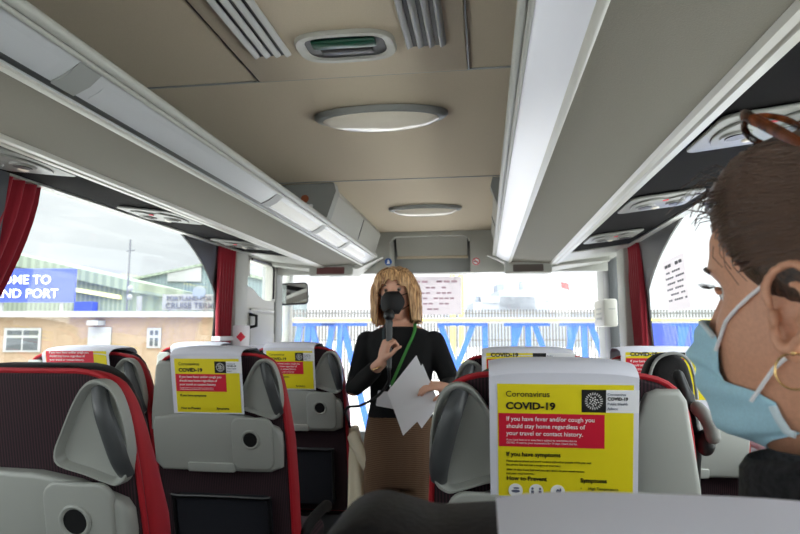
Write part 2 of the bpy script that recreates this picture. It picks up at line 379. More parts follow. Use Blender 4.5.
# front header: arched surround, recess with a pale upper flap
hx = -.046
def hdr():
    mb = MB(); y0, y1 = 3.97, 4.02
    o = [(-1.10, 1.755), (-1.10, 2.03), (1.10, 2.03), (1.10, 1.755)]
    for q in ([(-1.1, 1.755), (hx - .27, 1.755), (hx - .27, 2.035), (-1.1, 2.035)], [(hx + .27, 1.755), (1.1, 1.755), (1.1, 2.035), (hx + .27, 2.035)]):
        mb.rings([[(x, y0, z) for x, z in q], [(x, y1, z) for x, z in q]])
    a = [(hx - .275, 2.036), (hx - .275, 1.97)] + [(hx - .26 + .05 * (1 - math.cos(R(t))), 1.97 + .035 * math.sin(R(t))) for t in (0, 30, 60, 90)] + \
        [(hx + .26 - .05 * (1 - math.cos(R(t))), 1.97 + .035 * math.sin(R(t))) for t in (90, 60, 30, 0)] + [(hx + .275, 1.97), (hx + .275, 2.036)]
    mb.rings([[(x, y0, z) for x, z in a], [(x, y1, z) for x, z in a]])
    return mb
struct(hdr(), 'trim_19', M['grey'], ang=25)
struct(MB().rings([[(x, y, z) for y, z in ((4.02, 1.757), (4.02, 1.772), (4.5, 1.85), (4.5, 1.80))] for x in (-1.14, hx - .27)]), 'trim_24', M['grey'], smooth=False)
struct(MB().rings([[(x, y, z) for y, z in ((4.02, 1.757), (4.02, 1.772), (4.5, 1.85), (4.5, 1.80))] for x in (hx + .27, 1.14)]), 'trim_25', M['grey'], smooth=False)
struct(MB().box((hx - .27, 4.2, 1.778), (hx + .27, 4.24, 2.034), .004), 'trim_26', M['grey2'])
for q_ in (-1, 1): struct(MB().box((hx + q_ * .285 - .015, 4.0, 1.772), (hx + q_ * .285 + .015, 4.3, 2.034)), f'trim_{29 + q_}', M['grey'])
struct(MB().box((hx - .27, 4.24, 1.79), (hx + .27, 4.5, 1.85)), 'trim_27', M['grey'])

# roller blind flap in the recess
t = thing('roller_blind', (hx, 4.1, 2.0), 'pale rolled-up sun blind filling top of the recess over the windscreen', 'blind')
MB().rings([[(x, y, z) for y, z in ((4.08, 2.02), (4.19, 1.885), (4.198, 1.89), (4.10, 2.03))] for x in (hx - .245, hx + .245)]).build('blind_flap', M['pale'], t, smooth=False)
MB().tube([(hx - .25, 4.18, 1.885), (hx + .25, 4.18, 1.885)], .010).build('pull_bar', M['ceil'], t)
# round stickers on the header
t = thing('round_sticker', (-.325, 3.968, 1.833), 'round blue mandatory sticker on grey header left of the recess', 'sticker', 'round safety stickers on the front header')
mS = frame((-.325, 3.969, 1.833), (1, 0, 0), (0, 0, 1))
MB().slab(oval(.050, .050, 24), mS, .002).build('disc', M['bluest'], t, smooth=False)
MB().slab(oval(.012, .012, 12, cy=.008), mS, .003).slab([(-.011, -.014), (.011, -.014), (.007, .003), (-.007, .003)], mS, .003).build('pictogram', M['white'], t, smooth=False)
t = thing('round_sticker', (.262, 3.968, 1.826), 'round red and white no-smoking sticker on grey header right of the recess', 'sticker', 'round safety stickers on the front header')
mS = frame((.262, 3.969, 1.826), (1, 0, 0), (0, 0, 1))
MB().slab(oval(.052, .052, 24), mS, .002).build('disc', M['white'], t, smooth=False)
rg = MB(); rg.tube([mS @ Vector((x, y, .002)) for x, y in oval(.044, .044, 24)] + [mS @ Vector((.022, 0, .002))], .003, 6)
rg.tube([mS @ Vector((-.015, .015, .002)), mS @ Vector((.015, -.015, .002))], .003, 6); rg.build('ring', M['pred'], t)
MB().slab([(-.014, -.004), (.012, -.004), (.012, .002), (-.014, .002)], mS, .003).build('pictogram', M['ink'], t, smooth=False)

# ================================================================== ROOF FITTINGS
for sx in (-1, 1):
    nm = 'left' if sx < 0 else 'right'
    t = thing('luggage_rack', (sx * .6, BACK + .05, 1.786), f'long grey overhead luggage rack along the {nm} side with {"ribbed lamp rail" if sx < 0 else "white lamp strip"}', 'luggage rack', 'overhead luggage racks')
    P = lambda *q: [(sx * a, b) for a, b in q]
    e = MB(); extrude_y(e, P((.478, 1.800), (.714, 1.786), (.714, 1.800), (.478, 1.812)), BACK + .05, 3.82); e.build('underside_panel', M['felt'], t)
    e = MB(); extrude_y(e, P((.384, 1.852), (.384, 1.842), (.425, 1.816), (.467, 1.797), (.474, 1.802), (.43, 1.83), (.396, 1.852)), BACK + .05, 3.82)
    e.build('lamp_strip', M['strip'] if sx > 0 else M['strip_off'], t)
    e = MB(); e.tube([(sx * .377, BACK + .05, 1.852), (sx * .377, 3.84, 1.852)], .011, 14); e.tube([(sx * .386, BACK + .05, 1.840), (sx * .386, 3.84, 1.840)], .005, 10)
    e.build('lip_rail', M['grey'], t)
    e = MB(); extrude_y(e, P((.465, 1.800), (.462, 1.792), (.472, 1.789), (.480, 1.792), (.480, 1.803)), BACK + .05, 3.83); e.build('edge_rail', M['pale'], t)
    if sx < 0:
        e = MB(); extrude_y(e, P((.446, 1.8075), (.452, 1.8025), (.459, 1.800), (.459, 1.805)), BACK + .05, 3.83); e.build('edge_groove', M['dgrey'], t)
        for y0, y1 in ((.2, .9), (1.02, 1.95), (2.02, 2.55), (2.62, 3.05), (3.12, 3.6)):
            e = MB(); extrude_y(e, P((.390, 1.8405), (.418, 1.8185), (.440, 1.807), (.441, 1.812)), y0, y1); e.build('lamp_lens', M['strip_lens'] if y0 > 1.9 else M['strip_off'], t)
        for y in (.96, 1.985, 2.585, 3.085):
            e = MB(); extrude_y(e, P((.384, 1.844), (.415, 1.8165), (.448, 1.801), (.448, 1.808)), y - .03, y + .03); e.build('bracket', M['grey2'], t)
    e = MB(); extrude_y(e, P((.714, 1.786), (.722, 1.778), (.737, 1.777), (.742, 1.782), (.748, 1.777), (.768, 1.779), (.775, 1.787), (.775, 1.80), (.714, 1.80)), BACK + .05, 3.83)
    e.build('outer_rail', M['pale'], t)
    # rack floor above and its end cap with the display housing
    e = MB(); extrude_y(e, P((.40, 1.852), (.49, 1.815), (1.05, 1.845), (1.05, 1.855), (.49, 1.83), (.41, 1.862)), BACK + .05, 3.82); e.build('shelf', M['darkfelt'], t)
    e = MB(); q0 = P((.335, 1.845), (.36, 1.875), (.62, 1.875), (1.08, 1.86), (1.08, 1.80), (.80, 1.775), (.74, 1.765), (.50, 1.770), (.40, 1.815))
    q1 = P((.37, 1.85), (.40, 1.87), (.62, 1.87), (1.06, 1.855), (1.06, 1.80), (.76, 1.755), (.72, 1.735), (.52, 1.738), (.44, 1.80))
    e.rings([[(x, 3.80, z) for x, z in q0], [(x, 3.83, z - .004) for x, z in q0], [(x, 3.92, z) for x, z in q1], [(x, 3.965, z) for x, z in q1]]); e.build('end_cap', M['grey'], t)
    # charcoal channel with the reading lights, between rack and window
    e = MB(); extrude_y(e, P((.775, 1.794), (1.085, 1.833), (1.085, 1.843), (.775, 1.804)), BACK + .05, 3.32); e.build('service_channel', M['darkfelt'], t)
    e = MB(); extrude_y(e, P((.775, 1.788), (1.085, 1.828), (1.085, 1.843), (.775, 1.80)), 3.32, 3.80); e.build('channel_end', M['grey'], t)
    # the little display on the end cap
    d = thing('message_display', (sx * .62, 3.87, 1.75), f'small {"dark red" if sx < 0 else "grey blank"} message display set in the end of the {nm} rack', 'display', 'message displays on the rack ends')
    cx = -.675 if sx < 0 else .585
    mD = frame((cx, 3.862, 1.778), (1, 0, 0), (0, .22, 1))
    MB().slab(rrect(.29, .085, .012), frame((cx, 3.81, 1.764), (1, 0, 0), (0, .22, 1)), .030, .006).build('bezel', M['grey'], d)
    MB().slab(rrect(.185, .046, .006), frame((cx, 3.781, 1.758), (1, 0, 0), (0, .22, 1)), .004).build('screen', M['led'] if sx < 0 else M['ledoff'], d, smooth=False)

# reading light and air nozzle consoles in the channel
def console():
    t = thing('reading_light_console', (0, 0, 0), 'x', 'reading light', 'reading light consoles over the seat rows')
    mU = frame((0, 0, 0), (1, 0, 0), (0, -1, 0))          # local z points down
    MB().slab(rrect(.235, .25, .03), mU, .008, .003).build('plate', M['console'], t)
    ov = MB()
    pts = [(-.095, 0), (-.08, .055), (-.03, .065), (.01, .05), (.05, .07), (.09, .04), (.095, -.01), (.07, -.055), (.02, -.045), (-.02, -.06), (-.07, -.05)]
    ov.slab([(v.x, v.y) for v in smooth_pts([(a, b * 1.45, 0) for a, b in pts], 4, True)], frame((0, 0, -.007), (1, 0, 0), (0, -1, 0)), .007, .003); ov.build('raised_panel', M['console'], t)
    for x, y in ((-.05, .005), (.05, .005)):
        n = MB(); c = Vector((x, -y, -.013))
        n.tube([c, c + Vector((0, 0, -.006))], [.034, .031], 20); nn = n.build('air_nozzle', M['console'], t)
        MB().tube([c + Vector((0, 0, -.004)), c + Vector((0, 0, -.008))], [.025, .022], 18).build('nozzle_core', M['black'], nn)
    MB().ell((0, .055, -.014), (.014, .014, .005)).build('lamp', M['oval'], t)
    MB().box((-.009, -.074, -.0165), (.009, -.064, -.012), .002).build('call_button', M['pred'], t)
    return t
c0 = console(); k = 0
for sx in (-1, 1):
    for row, y in (('nearest the camera', 1.36), ('second from the camera', 2.11), ('third from the camera, by the curtain', 2.87)):
        c = c0 if k == 0 else copy_tree(c0); k += 1
        c.location = (sx * .905, y, 1.807); c.rotation_euler = (0, R(-7 * sx), 0 if sx > 0 else 0)
        c['label'] = f'grey reading light console under the {"left" if sx < 0 else "right"} rack, {row}'

# ceiling vents
for sx in (-1, 1):
    t = thing('ceiling_vent', (sx * .186, .2, 2.027), f'long slatted ceiling air vent {"left" if sx < 0 else "right"} of the roof hatch', 'air vent', 'slatted ceiling vents')
    MB().box((sx * .186 - .044, -1.2, 2.0265), (sx * .186 + .044, 1.335, 2.0285)).build('recess', M['black'] if sx > 0 else M['dgrey'], t)
    for i in range(4):
        x = sx * .186 - .039 + .026 * i
        mm = Matrix.Rotation(R(-28), 3, 'Y')
        MB().box((x - .0075, -1.2, 2.019), (x + .0075, 1.33, 2.0275), .002, rot=mm).build('slat', M['grey'], t)
# roof hatch
t = thing('roof_hatch', (0, 1.305, 2.027), 'rounded roof hatch with grey frame and dark green inner panel', 'roof hatch')
mU = frame((0, 1.305, 2.028), (1, 0, 0), (0, -1, 0))
fr = MB(); A, B = oval(.235, .145, 48, 3.2), oval(.188, .108, 48, 3.6)
lay = [(A, 0), (A, .006), ([(x * .97, y * .97) for x, y in A], .011), ([(x * 1.05, y * 1.06) for x, y in B], .011), (B, .007), (B, -.002), ([(x * .96, y * .96) for x, y in B], -.002)]
fr.rings([[mU @ Vector((x, y, z)) for x, y in q] for q, z in lay], cap=False); fr.build('frame', M['pale'], t)
MB().slab(B, frame((0, 1.305, 2.0262), (1, 0, 0), (0, -1, 0)), .003).build('tray', M['dgrey'], t, smooth=False)
MB().box((-.075, 1.262, 2.012), (.075, 1.298, 2.024), .006).build('handle_panel', M['green'], t)
MB().box((-.062, 1.300, 2.016), (.062, 1.335, 2.024), .004).build('latch_recess', M['black'], t)
# oval lamps
for i, (y, lx, ly, lab) in enumerate(((1.775, .42, .165, 'large oval ceiling lamp between the roof hatch and the second seam'), (3.19, .40, .165, 'oval ceiling lamp farther forward near the front recess'))):
    t = thing('ceiling_lamp', (0, y, 2.03), lab, 'ceiling lamp', 'oval ceiling lamps')
    mU = frame((0, y, 2.033), (1, 0, 0), (0, -1, 0))
    O = lambda k: oval(lx * k, ly * k, 48, 2.0)
    b = MB(); b.rings([[mU @ Vector((x, y_, z)) for x, y_ in O(k)] for k, z in ((1, 0), (1, .008), (.96, .016), (.86, .019), (.84, .014))]); b.build('rim', M['grey2'], t)
    b = MB(); b.rings([[mU @ Vector((x, y_, z)) for x, y_ in O(k)] for k, z in ((.88, .012), (.86, .022), (.74, .034), (.55, .042), (.3, .046), (.06, .047))]); b.build('diffuser', M['oval'], t)

# overhead cabinets at the front, over the racks
for sx in (-1, 1):
    t = thing('overhead_cabinet', (sx * .6, 2.6, 2.03), 'grey cabinet hung from the ceiling over the front of the left rack' if sx < 0 else 'grey cabinet hung from the ceiling behind the right rack lip', 'cabinet', 'front overhead cabinets')
    q = [(sx * a, b) for a, b in ((.375, 2.034), (.36, 2.0), (.395, 1.88), (.42, 1.865), (.98, 1.865), (.98, 2.01))]
    e = MB(); extrude_y(e, q, 2.66, 3.86); e.build('body', M['grey'], t)
    q2 = [(sx * a, b) for a, b in ((.355, 2.034), (.345, 1.995), (.385, 1.875), (.42, 1.862), (.98, 1.862), (.98, 2.02))]
    e = MB(); extrude_y(e, q2, 2.59, 2.66); e.build('end_panel', M['grey2'], t)
    MB().rings([[(sx * (.358 + dx), y, 1.998) for y in (3.30, 3.304)] + [(sx * (.393 + dx), y, 1.882) for y in (3.304, 3.30)] for dx in (-.001, .004)]).build('door_gap', M['dgrey'], t, smooth=False)
MB_ = MB().slab(oval(.036, .036, 20), frame((-.487, 2.585, 1.962), (1, 0, 0), (0, 0, 1)), .003)
t = thing('warning_label', (-.487, 2.588, 1.94), 'orange and white label on the dark end of the left overhead cabinet', 'label')
MB_.build('disc', M['orange'], t, smooth=False)
MB().slab(rrect(.05, .022, .004), frame((-.475, 2.586, 1.925), (1, 0, 0), (0, 0, 1)), .003).build('white_strip', M['paper'], t, smooth=False)

# ================================================================== CURTAINS
def curtain(x, ya, yb, z0, z1, label, pleats=6, narrow=1.0, shift=0.0, tie=None, sx=-1):
    mb = MB(); n = pleats * 8; rows = []
    for j in range(15):
        s = j / 14; z = z1 + (z0 - z1) * s
        k = 1 - (1 - narrow) * xfade(s, 0, .9); mid = (ya + yb) / 2 + shift * s ** 1.4; half = (yb - ya) / 2 * k
        amp = .016 * (1 - .3 * s)
        f = [(x - sx * .0 + amp * math.sin(2 * PI * pleats * i / n + .5 * math.sin(3 * s)) - sx * s * -.02, mid - half + 2 * half * i / n, z) for i in range(n + 1)]
        b = [(a + sx * .004, yy, zz) for a, yy, zz in reversed(f)]
        rows.append(f + b)
    mb.rings(rows)
    t = thing('curtain', (x, (ya + yb) / 2, z0), label, 'curtain', 'crimson window curtains')
    mb.build('cloth', M['curtain'], t, ang=80)
    if tie is not None:
        s = tie; z = z1 + (z0 - z1) * s; mid = (ya + yb) / 2 + shift * s ** 1.4; half = (yb - ya) / 2 * (1 - (1 - narrow) * xfade(s, 0, .9)) + .006
        e = MB(); e.rings([[(x - .024 - sx * s * -.02, mid - half, q), (x + .024 - sx * s * -.02, mid - half, q), (x + .024 - sx * s * -.02, mid + half, q), (x - .024 - sx * s * -.02, mid + half, q)] for q in (z - .012, z + .012)])
        e.build('tie_band', M['paper'], t, smooth=False)
    MB().tube([(x, ya - .02, z1 + .004), (x, yb + .02, z1 + .004)], .006).build('curtain_rail', M['grey2'], t)
    return t
curtain(-1.115, 3.06, 3.29, 1.02, 1.828, 'narrow crimson curtain tied at the pillar behind the left door', 6, .72, .03, .62, -1)
curtain(1.115, 3.22, 3.48, 1.02, 1.828, 'narrow crimson curtain tied at the front right pillar', 6, .72, .0, .80, 1)
curtain(-1.105, 1.28, 1.725, .98, 1.828, 'crimson curtain swept back at the left edge, nearest the camera', 9, .5, -.26, None, -1)

# ================================================================== SEATS
SH = .22                                       # recline: forward run per metre of drop
VS = [0, .004, .014, .034, .07, .12, .2, .3, .45, .6, .78]
US = [.118, .146, .168, .188, .202, .211, .219, .225, .228, .228, .226]
def hw(v): return ip(v, VS, US)
def outline(off, v1, n=26, v0=0.0):
    pts = []
    vs = [v1 * (k / n) ** 1.7 for k in range(n + 1)]
    for v in reversed(vs): pts.append((hw(v) + off, -(v if v > 0 else 0) + (off if v < .05 else off * max(0, 1 - (v - .05) / .1))))
    return [(a, b) for a, b in pts] + [(-a, b) for a, b in reversed(pts)]
TOPZ = 1.15
def put(mb):                                   # (u, w, -v) -> seat coordinates with the recline
    return mb.warp(lambda c: (c.x, c.y + (-c.z) * SH, c.z + TOPZ))
mB = frame((0, 0, 0), (1, 0, 0), (0, 0, 1))    # outline plane x-z, local z towards -y
def back_slab(poly, w0, w1, bev, mb=None):
    return (mb or MB()).slab(poly, frame((0, w1, 0), (1, 0, 0), (0, 0, 1)), w1 - w0, bev)
def make_seat(a, kind, wide=False):
    """a = +1 when the aisle is on the +X side."""
    t = thing('coach_seat', (0, 0, 0), 'x', 'seat', 'coach seats')
    lowr = lambda p, d: [(x, z - d * math.exp(z / .06)) for x, z in p]
    put(back_slab(lowr(outline(-.006, .76), .018), .0, .03, .010)).build('backrest', M['fabric'], t)
    gs = back_slab(lowr(outline(.0, .77), .020), .018, .050, .010)
    gs.warp(lambda c: (c.x, .018 + (c.y - .018) * (.55 + min(1.8, -c.z * 6.0)), c.z)); put(gs).build('side_gusset', M['red'], t)
    put(back_slab([(x, z - .03) for x, z in outline(-.05, .74)], .03, .13, .03)).build('front_cushion', M['fabric'], t)
    # padded headrest: top and ears of leather in front of the piping
    we = [(.205, -.26), (.226, -.20), (.236, -.08), (.231, -.035), (.216, -.010), (.196, .000), (.176, -.003), (.156, -.008), (.130, -.006), (.08, -.002)]
    we = [(v.x, v.y) for v in smooth_pts([(x, z, 0) for x, z in we], 4)]
    hp = we + [(-x, z) for x, z in reversed(we)] if wide else lowr(outline(-.030, .26), -.026)
    put(back_slab([(x, z + .003) for x, z in hp], .006, .115, .018)).build('headrest', M['leather'], t)
    pp = outline(-.004, .70)
    pip = MB(); pip.tube([(x, .006, z) for x, z in lowr(pp, .019)], .0055, 8); put(pip).build('piping', M['red'], t)
    # aisle side: triangular shell with the grab handle
    tri = [(.105, -.205), (.066, -.190), (.062, -.165), (.075, -.130), (.098, -.075), (.118, -.042), (.140, -.034), (.160, -.052), (.172, -.10), (.176, -.16), (.170, -.205), (.155, -.222), (.140, -.220)]
    tri = [(.072 + (x - .062) * 1.27, z) for x, z in tri]
    tri = [(v.x * a, v.y) for v in smooth_pts([(x, y, 0) for x, y in tri], 3, True)]
    c = Vector((.155 * a, -.135))
    def sc_(p, k): return [((Vector(q) - c) * k + c) for q in p]
    hs = MB(); L = [(1.0, .004), (1.0, -.018), (.98, -.022), (.94, -.022), (.91, -.018), (.84, -.006), (.55, -.003), (.1, -.003)]
    hs.rings([[(q[0], w_, q[1]) for q in sc_(tri, k)] for k, w_ in L]); hs = put(hs).build('handle_shell', M['seatgrey'], t)
    gh = MB()
    g = smooth_pts([(.146 * a, -.010, -.050), (.160 * a, -.026, -.085), (.174 * a, -.029, -.13), (.184 * a, -.026, -.175), (.186 * a, -.012, -.203)], 5)
    gh.tube([q + Vector((.017 * a, .002, 0)) for q in g], [.010 + .0025 * math.sin(PI * i / (len(g) - 1)) for i in range(len(g))], 10, 1.45, (1, 0, 0)); put(gh).build('grab_handle', M['dgrey'], hs)
    # window side: plain grey shell
    pl = [(.100, -.195), (.112, -.10), (.132, -.050), (.150, -.042), (.182, -.042), (.194, -.060), (.206, -.13), (.218, -.20), (.224, -.262), (.12, -.235)] if kind == 'panel' else \
         [(.105, -.205), (.105, -.12), (.120, -.050), (.150, -.036), (.172, -.06), (.184, -.12), (.190, -.20), (.150, -.215)]
    sp = MB(); back_slab([(-x * a, z) for x, z in pl][::-1 if a > 0 else 1], -.020, .02, .010, sp); put(sp).build('side_shell', M['seatgrey'], t)
    # tray unit with cup holder
    tr = [(.155, -.385), (.188, -.37), (.192, -.30), (.190, -.262), (.180, -.244), (.10, -.212), (.03, -.198), (-.06, -.196), (-.185, -.215), (-.194, -.25), (-.192, -.36), (-.170, -.385)]
    tr = [(x * a * 1.1, z - .004) for x, z in tr]
    ty = MB(); back_slab(tr if a > 0 else tr[::-1], -.030, .02, .010, ty); ty = put(ty).build('tray', M['seatgrey'], t)
    lp = MB(); back_slab(rrect(.135, .165, .03, cx=.12 * a, cy=-.298), -.036, -.02, .006, lp); put(lp).build('cup_panel', M['seatgrey'], ty)
    cr = MB(); cc = [(.115 * a + .027 * math.cos(2 * PI * i / 28), -.037, -.285 + .027 * math.sin(2 * PI * i / 28)) for i in range(29)]
    cr.tube(cc, .0045, 8); put(cr).build('cup_ring', M['seatgrey'], ty)
    ch = MB(); ch.tube([(.115 * a, -.0375, -.285), (.115 * a, -.034, -.285)], .0255, 24); put(ch).build('cup_hole', M['black'], ty)
    la = MB(); back_slab(rrect(.155, .03, .006, cx=-.02 * a, cy=-.376), -.036, -.02, .003, la); put(la).build('tray_latch', M['seatgrey'], ty)
    # literature net below
    nn = MB(); back_slab(rrect(.32, .26, .02, cx=0, cy=-.60), -.020, .01, .008, nn); nn = put(nn).build('seat_pocket', M['net'], t)
    nf = MB(); q = [(-.155, -.022, -.70), (-.16, -.024, -.49), (-.14, -.026, -.475), (.14, -.026, -.475), (.16, -.024, -.49), (.155, -.022, -.70)]
    nf.tube(smooth_pts(q, 3), .006, 8); put(nf).build('pocket_rim', M['black'], nn)
    # cushion, frame, feet, armrest on the aisle side
    MB().box((-.20, .20, .36), (.20, .64, .47), .04, seg=4).build('seat_cushion', M['fabric'], t)
    MB().box((-.17, .22, .28), (.17, .60, .36), .01).build('seat_frame', M['dgrey'], t)
    for y in (.27, .54): MB().box((-.16, y - .02, 0), (.16, y + .02, .28), .008).build('leg', M['dgrey'], t)
    ar = MB(); ar.tube(smooth_pts([(a * .236, .22, .53), (a * .238, .30, .55), (a * .238, .46, .55), (a * .236, .52, .535)], 3), .022, 10, .8, (1, 0, 0), True); ar.build('armrest', M['leather'], t)
    return t
# headrest covers printed with the health notice
W0 = .034                                      # the rear flap hangs this far behind the backrest face
def make_cover(W, D, full, vo=0.0):
    """White cloth sleeve over a headrest, the notice on its rear flap; W wide, D long, hung over the top edge (origin)."""
    t = thing('headrest_cover', (0, 0, 0), 'x', 'headrest cover', 'white headrest covers with health notices')
    sect = [(-W0, -D), (-W0, -.04), (-W0, -.016), (-.016, -.003), (.0, .002), (.03, .0045), (.075, .0045), (.105, .003), (.122, -.008), (.126, -.03), (.126, -.16)]
    sect = [(v.x, v.y) for v in smooth_pts([(a, b, 0) for a, b in sect], 4)]
    inner = [(a + (.0015 if a < .08 else -.0015), b - (.0015 if b > -.002 else 0)) for a, b in reversed(sect)]
    n = 12; rs = []
    for i in range(n + 1):
        x = -W / 2 + W * i / n
        drop = -.007 * (abs(x) / (W / 2)) ** 4
        rs.append([(x, w_, z + (drop if z > -.05 else 0)) for w_, z in sect + inner])
    mb = MB(); mb.rings(rs); cl = put(mb).build('cloth', M['cover'], t, ang=60)
    L = -W / 2; Wy = W * .058
    def q(x0, x1, v0, v1, w_, t_=.0006):
        v0, v1 = max(v0 - vo, .012), min(v1 - vo, D - .004)
        if v1 < v0 + .002: return MB()
        b = MB(); b.box((L + x0, -W0 - w_ - t_, -v1), (L + x1, -W0 - w_, -v0)); return put(b)
    q(.013, W - .008, .034, D - .001, .0003).build('yellow_print', M['yellow'], cl, smooth=False)
    q(.0145, .180, .0815, .136, .0008).build('red_panel', M['pred'], cl, smooth=False)
    if True:
        q(.1446, .182, .042, .078, .0008).build('symbol_square', M['ink'], cl, smooth=False)
        q(.182, W, .042, .078, .0006).build('white_tab', M['paper'], cl, smooth=False)
    def tx(mb, s, x, v, size, bold=0.0, align='LEFT', sx=1.0):
        v -= vo
        if .017 < v < D - .004: text(mb, s, size, frame((L + x, -W0 - .0017, -v), (1, 0, 0), (0, 0, 1)), align, bold, .0003, sx)
    k = MB()
    tx(k, 'Coronavirus', .026, .0545, .0135, .0, sx=1.02); tx(k, 'COVID-19', .026, .0745, .0155, .0006, sx=1.13)
    put(k).build('title_lettering', M['ink'], cl, smooth=False); k = MB()
    tx(k, 'If you have symptoms', .026, .1515, .0098, .0002, sx=1.0); put(k).build('heading_lettering', M['ink'], cl, smooth=False); k = MB()
    if full:
        for i, s in enumerate(('Please phone ahead and avoid contact with other people while you wait', 'for advice. Do not visit a surgery or pharmacy.', 'After 14 days if you feel well you can return to your usual routine', 'and your usual activities.')):
            tx(k, s, .026, .161 + .0062 * i + (.002 if i > 1 else 0), .0046)
    put(k).build('paragraph_lettering', M['ink'], cl, smooth=False); k = MB()
    for s_, x_ in (('How to Prevent', .026), ('Symptoms', .143)):
        tx(k, s_, x_, .1915, .0098, .0002); put(k).build('heading_lettering', M['ink'], cl, smooth=False); k = MB()
    for i, s in enumerate(('High Temperature', 'Cough', 'Breathing difficulties')):
        tx(k, '\u2022', .143, .2035 + .0082 * i, .0062); tx(k, s, .155, .2035 + .0082 * i, .0062)
    put(k).build('list_lettering', M['ink'], cl, smooth=False)
    k = MB(); tx(k, 'COVID-19', .184, .0585, .0070, .0002); put(k).build('tab_lettering', M['ink'], cl, smooth=False)
    g = MB()
    tx(g, 'Coronavirus', .184, .0510, .0055); tx(g, 'Public Health', .184, .0660, .0058); tx(g, 'Advice', .184, .0735, .0058)
    put(g).build('grey_lettering', M['inkgrey'], cl, smooth=False)
    wl = MB()
    for i, s in enumerate(('If you have fever and/or cough you', 'should stay home regardless of', 'your travel or contact history.')): tx(wl, s, .0265, .0935 + .0118 * i, .0098, .0001, sx=1.0)
    for i, s in enumerate(('If you have been in an area that is subject to restrictions due to', 'COVID-19 restrict your movements for 14 days. Check the list.')): tx(wl, s, .0265, .126 + .0050 * i, .0043)
    # virus emblem: ring of spikes round a dotted ball
    cx, cz = L + .1633, -.060
    for i in range(0 if vo else 22):
        an = 2 * PI * i / 22; m_ = Matrix.Translation((cx + .0118 * math.cos(an), -W0 - .0017, cz + .0118 * math.sin(an))) @ Matrix.Rotation(-an, 4, 'Y')
        b = bmesh.new(); bmesh.ops.create_cube(b, size=1); b.transform(Matrix.Diagonal((.004, .0004, .0012, 1))); wl.add(b, m_)
    for i in range(0 if vo else 16):
        an, rr = 2.4 * i, .0078 * math.sqrt((i + .5) / 16)
        wl.slab(oval(.0024, .0024, 8), frame((cx + rr * math.cos(an), -W0 - .0017, cz + rr * math.sin(an)), (1, 0, 0), (0, 0, 1)), .0003)
    put(wl).build('white_lettering', M['white'], cl, smooth=False)
    if D > .215:
        for i, x in enumerate((.0405, .0735, .1075)):
            d_ = MB(); d_.slab(oval(.023, .023, 24), frame((L + x, -W0 - .0012, -.2085), (1, 0, 0), (0, 0, 1)), .0006); d_ = put(d_).build('round_icon', M['white'], cl, smooth=False)
            s_ = MB(); fz = lambda a, b: frame((L + x + a, -W0 - .0019, -.2085 + b), (1, 0, 0), (0, 0, 1))
            if i == 0: s_.slab(oval(.014, .005, 14), fz(0, -.001), .0004); s_.slab(oval(.010, .003, 12), fz(.001, .004), .0004)
            elif i == 1:
                for e_ in (-1, 1): s_.slab(oval(.004, .004, 10), fz(.006 * e_, .004), .0004); s_.slab([(-.003, -.008), (.003, -.008), (.002, .001), (-.002, .001)], fz(.006 * e_, 0), .0004)
            else: s_.slab(oval(.006, .011, 12), fz(0, -.001), .0004); s_.slab(oval(.003, .008, 10), fz(.004, .002), .0004)
            put(s_).build('pictogram', M['inkgrey'], d_, smooth=False)
    return t
SRt = make_seat(-1, 'panel'); SLp = make_seat(1, 'panel'); SRn = make_seat(-1, 'panel', True)
CL = make_cover(.232, .205, False); CLL = make_cover(.232, .250, True); CLW = make_cover(.262, .205, False, .052); CLV = make_cover(.232, .205, False, .074)
used = set()
def place(proto, x, y, label, dz=0):
    s = copy_tree(proto) if proto.name in used else proto
    used.add(proto.name); s.location = (x, y, .17 + dz); s['label'] = label; return s
seat_spots = [
    (SLp, -.525, .985, 'big maroon aisle seat with grey grab handle, cut off at the lower left corner', CL, 'white headrest cover hidden on the left aisle seat at the lower left', None),
    (SLp, -.53, 1.80, 'left aisle seat in the second row with a full notice on its back', CL, 'headrest notice on the left aisle seat second from the camera', -.016),
    (SLp, -.53, 2.60, 'left aisle seat third from the camera, right beside the woman with microphone', CL, 'headrest notice on the left aisle seat beside the woman with microphone', -.016),
    (SLp, -.985, 1.80, 'left window seat whose dark top shows behind the lower left seat', CLV, 'white headrest cover with red notice by the left window', .0),
    (SLp, -.985, 2.60, 'left window seat farther forward near the left curtain', CL, 'headrest cover on the farther left window seat by the curtain', .0),
    (SRt, .432, 1.02, 'aisle seat with large readable notice in the middle right', CLL, 'large readable yellow notice on white headrest cover', .0),
    (SRt, .432, 1.80, 'aisle seat right in front of the seat with the large notice', CLW, 'headrest notice just peeking over the large readable one', .0),
    (SRt, .875, 1.92, 'right window seat seen between the grey shell and the blue mask', CLW, 'headrest notice by the right window, partly behind the black headrest', -.03),
    (SRn, .432, .33, 'black leather topped seat blurred at the bottom edge of the photo', CLL, 'plain white headrest cover blurred along the bottom edge', .0),
    (SRt, .87, .31, 'window seat in which the masked dark-haired woman sits', None, None, None),
]
for pr_, x, y, lab, cv, clab, dx in seat_spots:
    dz = -.072 if y < .5 else (-.008 if y < 1.5 and x > 0 else -.007)
    place(pr_, x, y, lab, dz)
    if cv is not None and dx is not None: place(cv, x + dx, y, clab, dz + (.002 if y < .5 else 0))
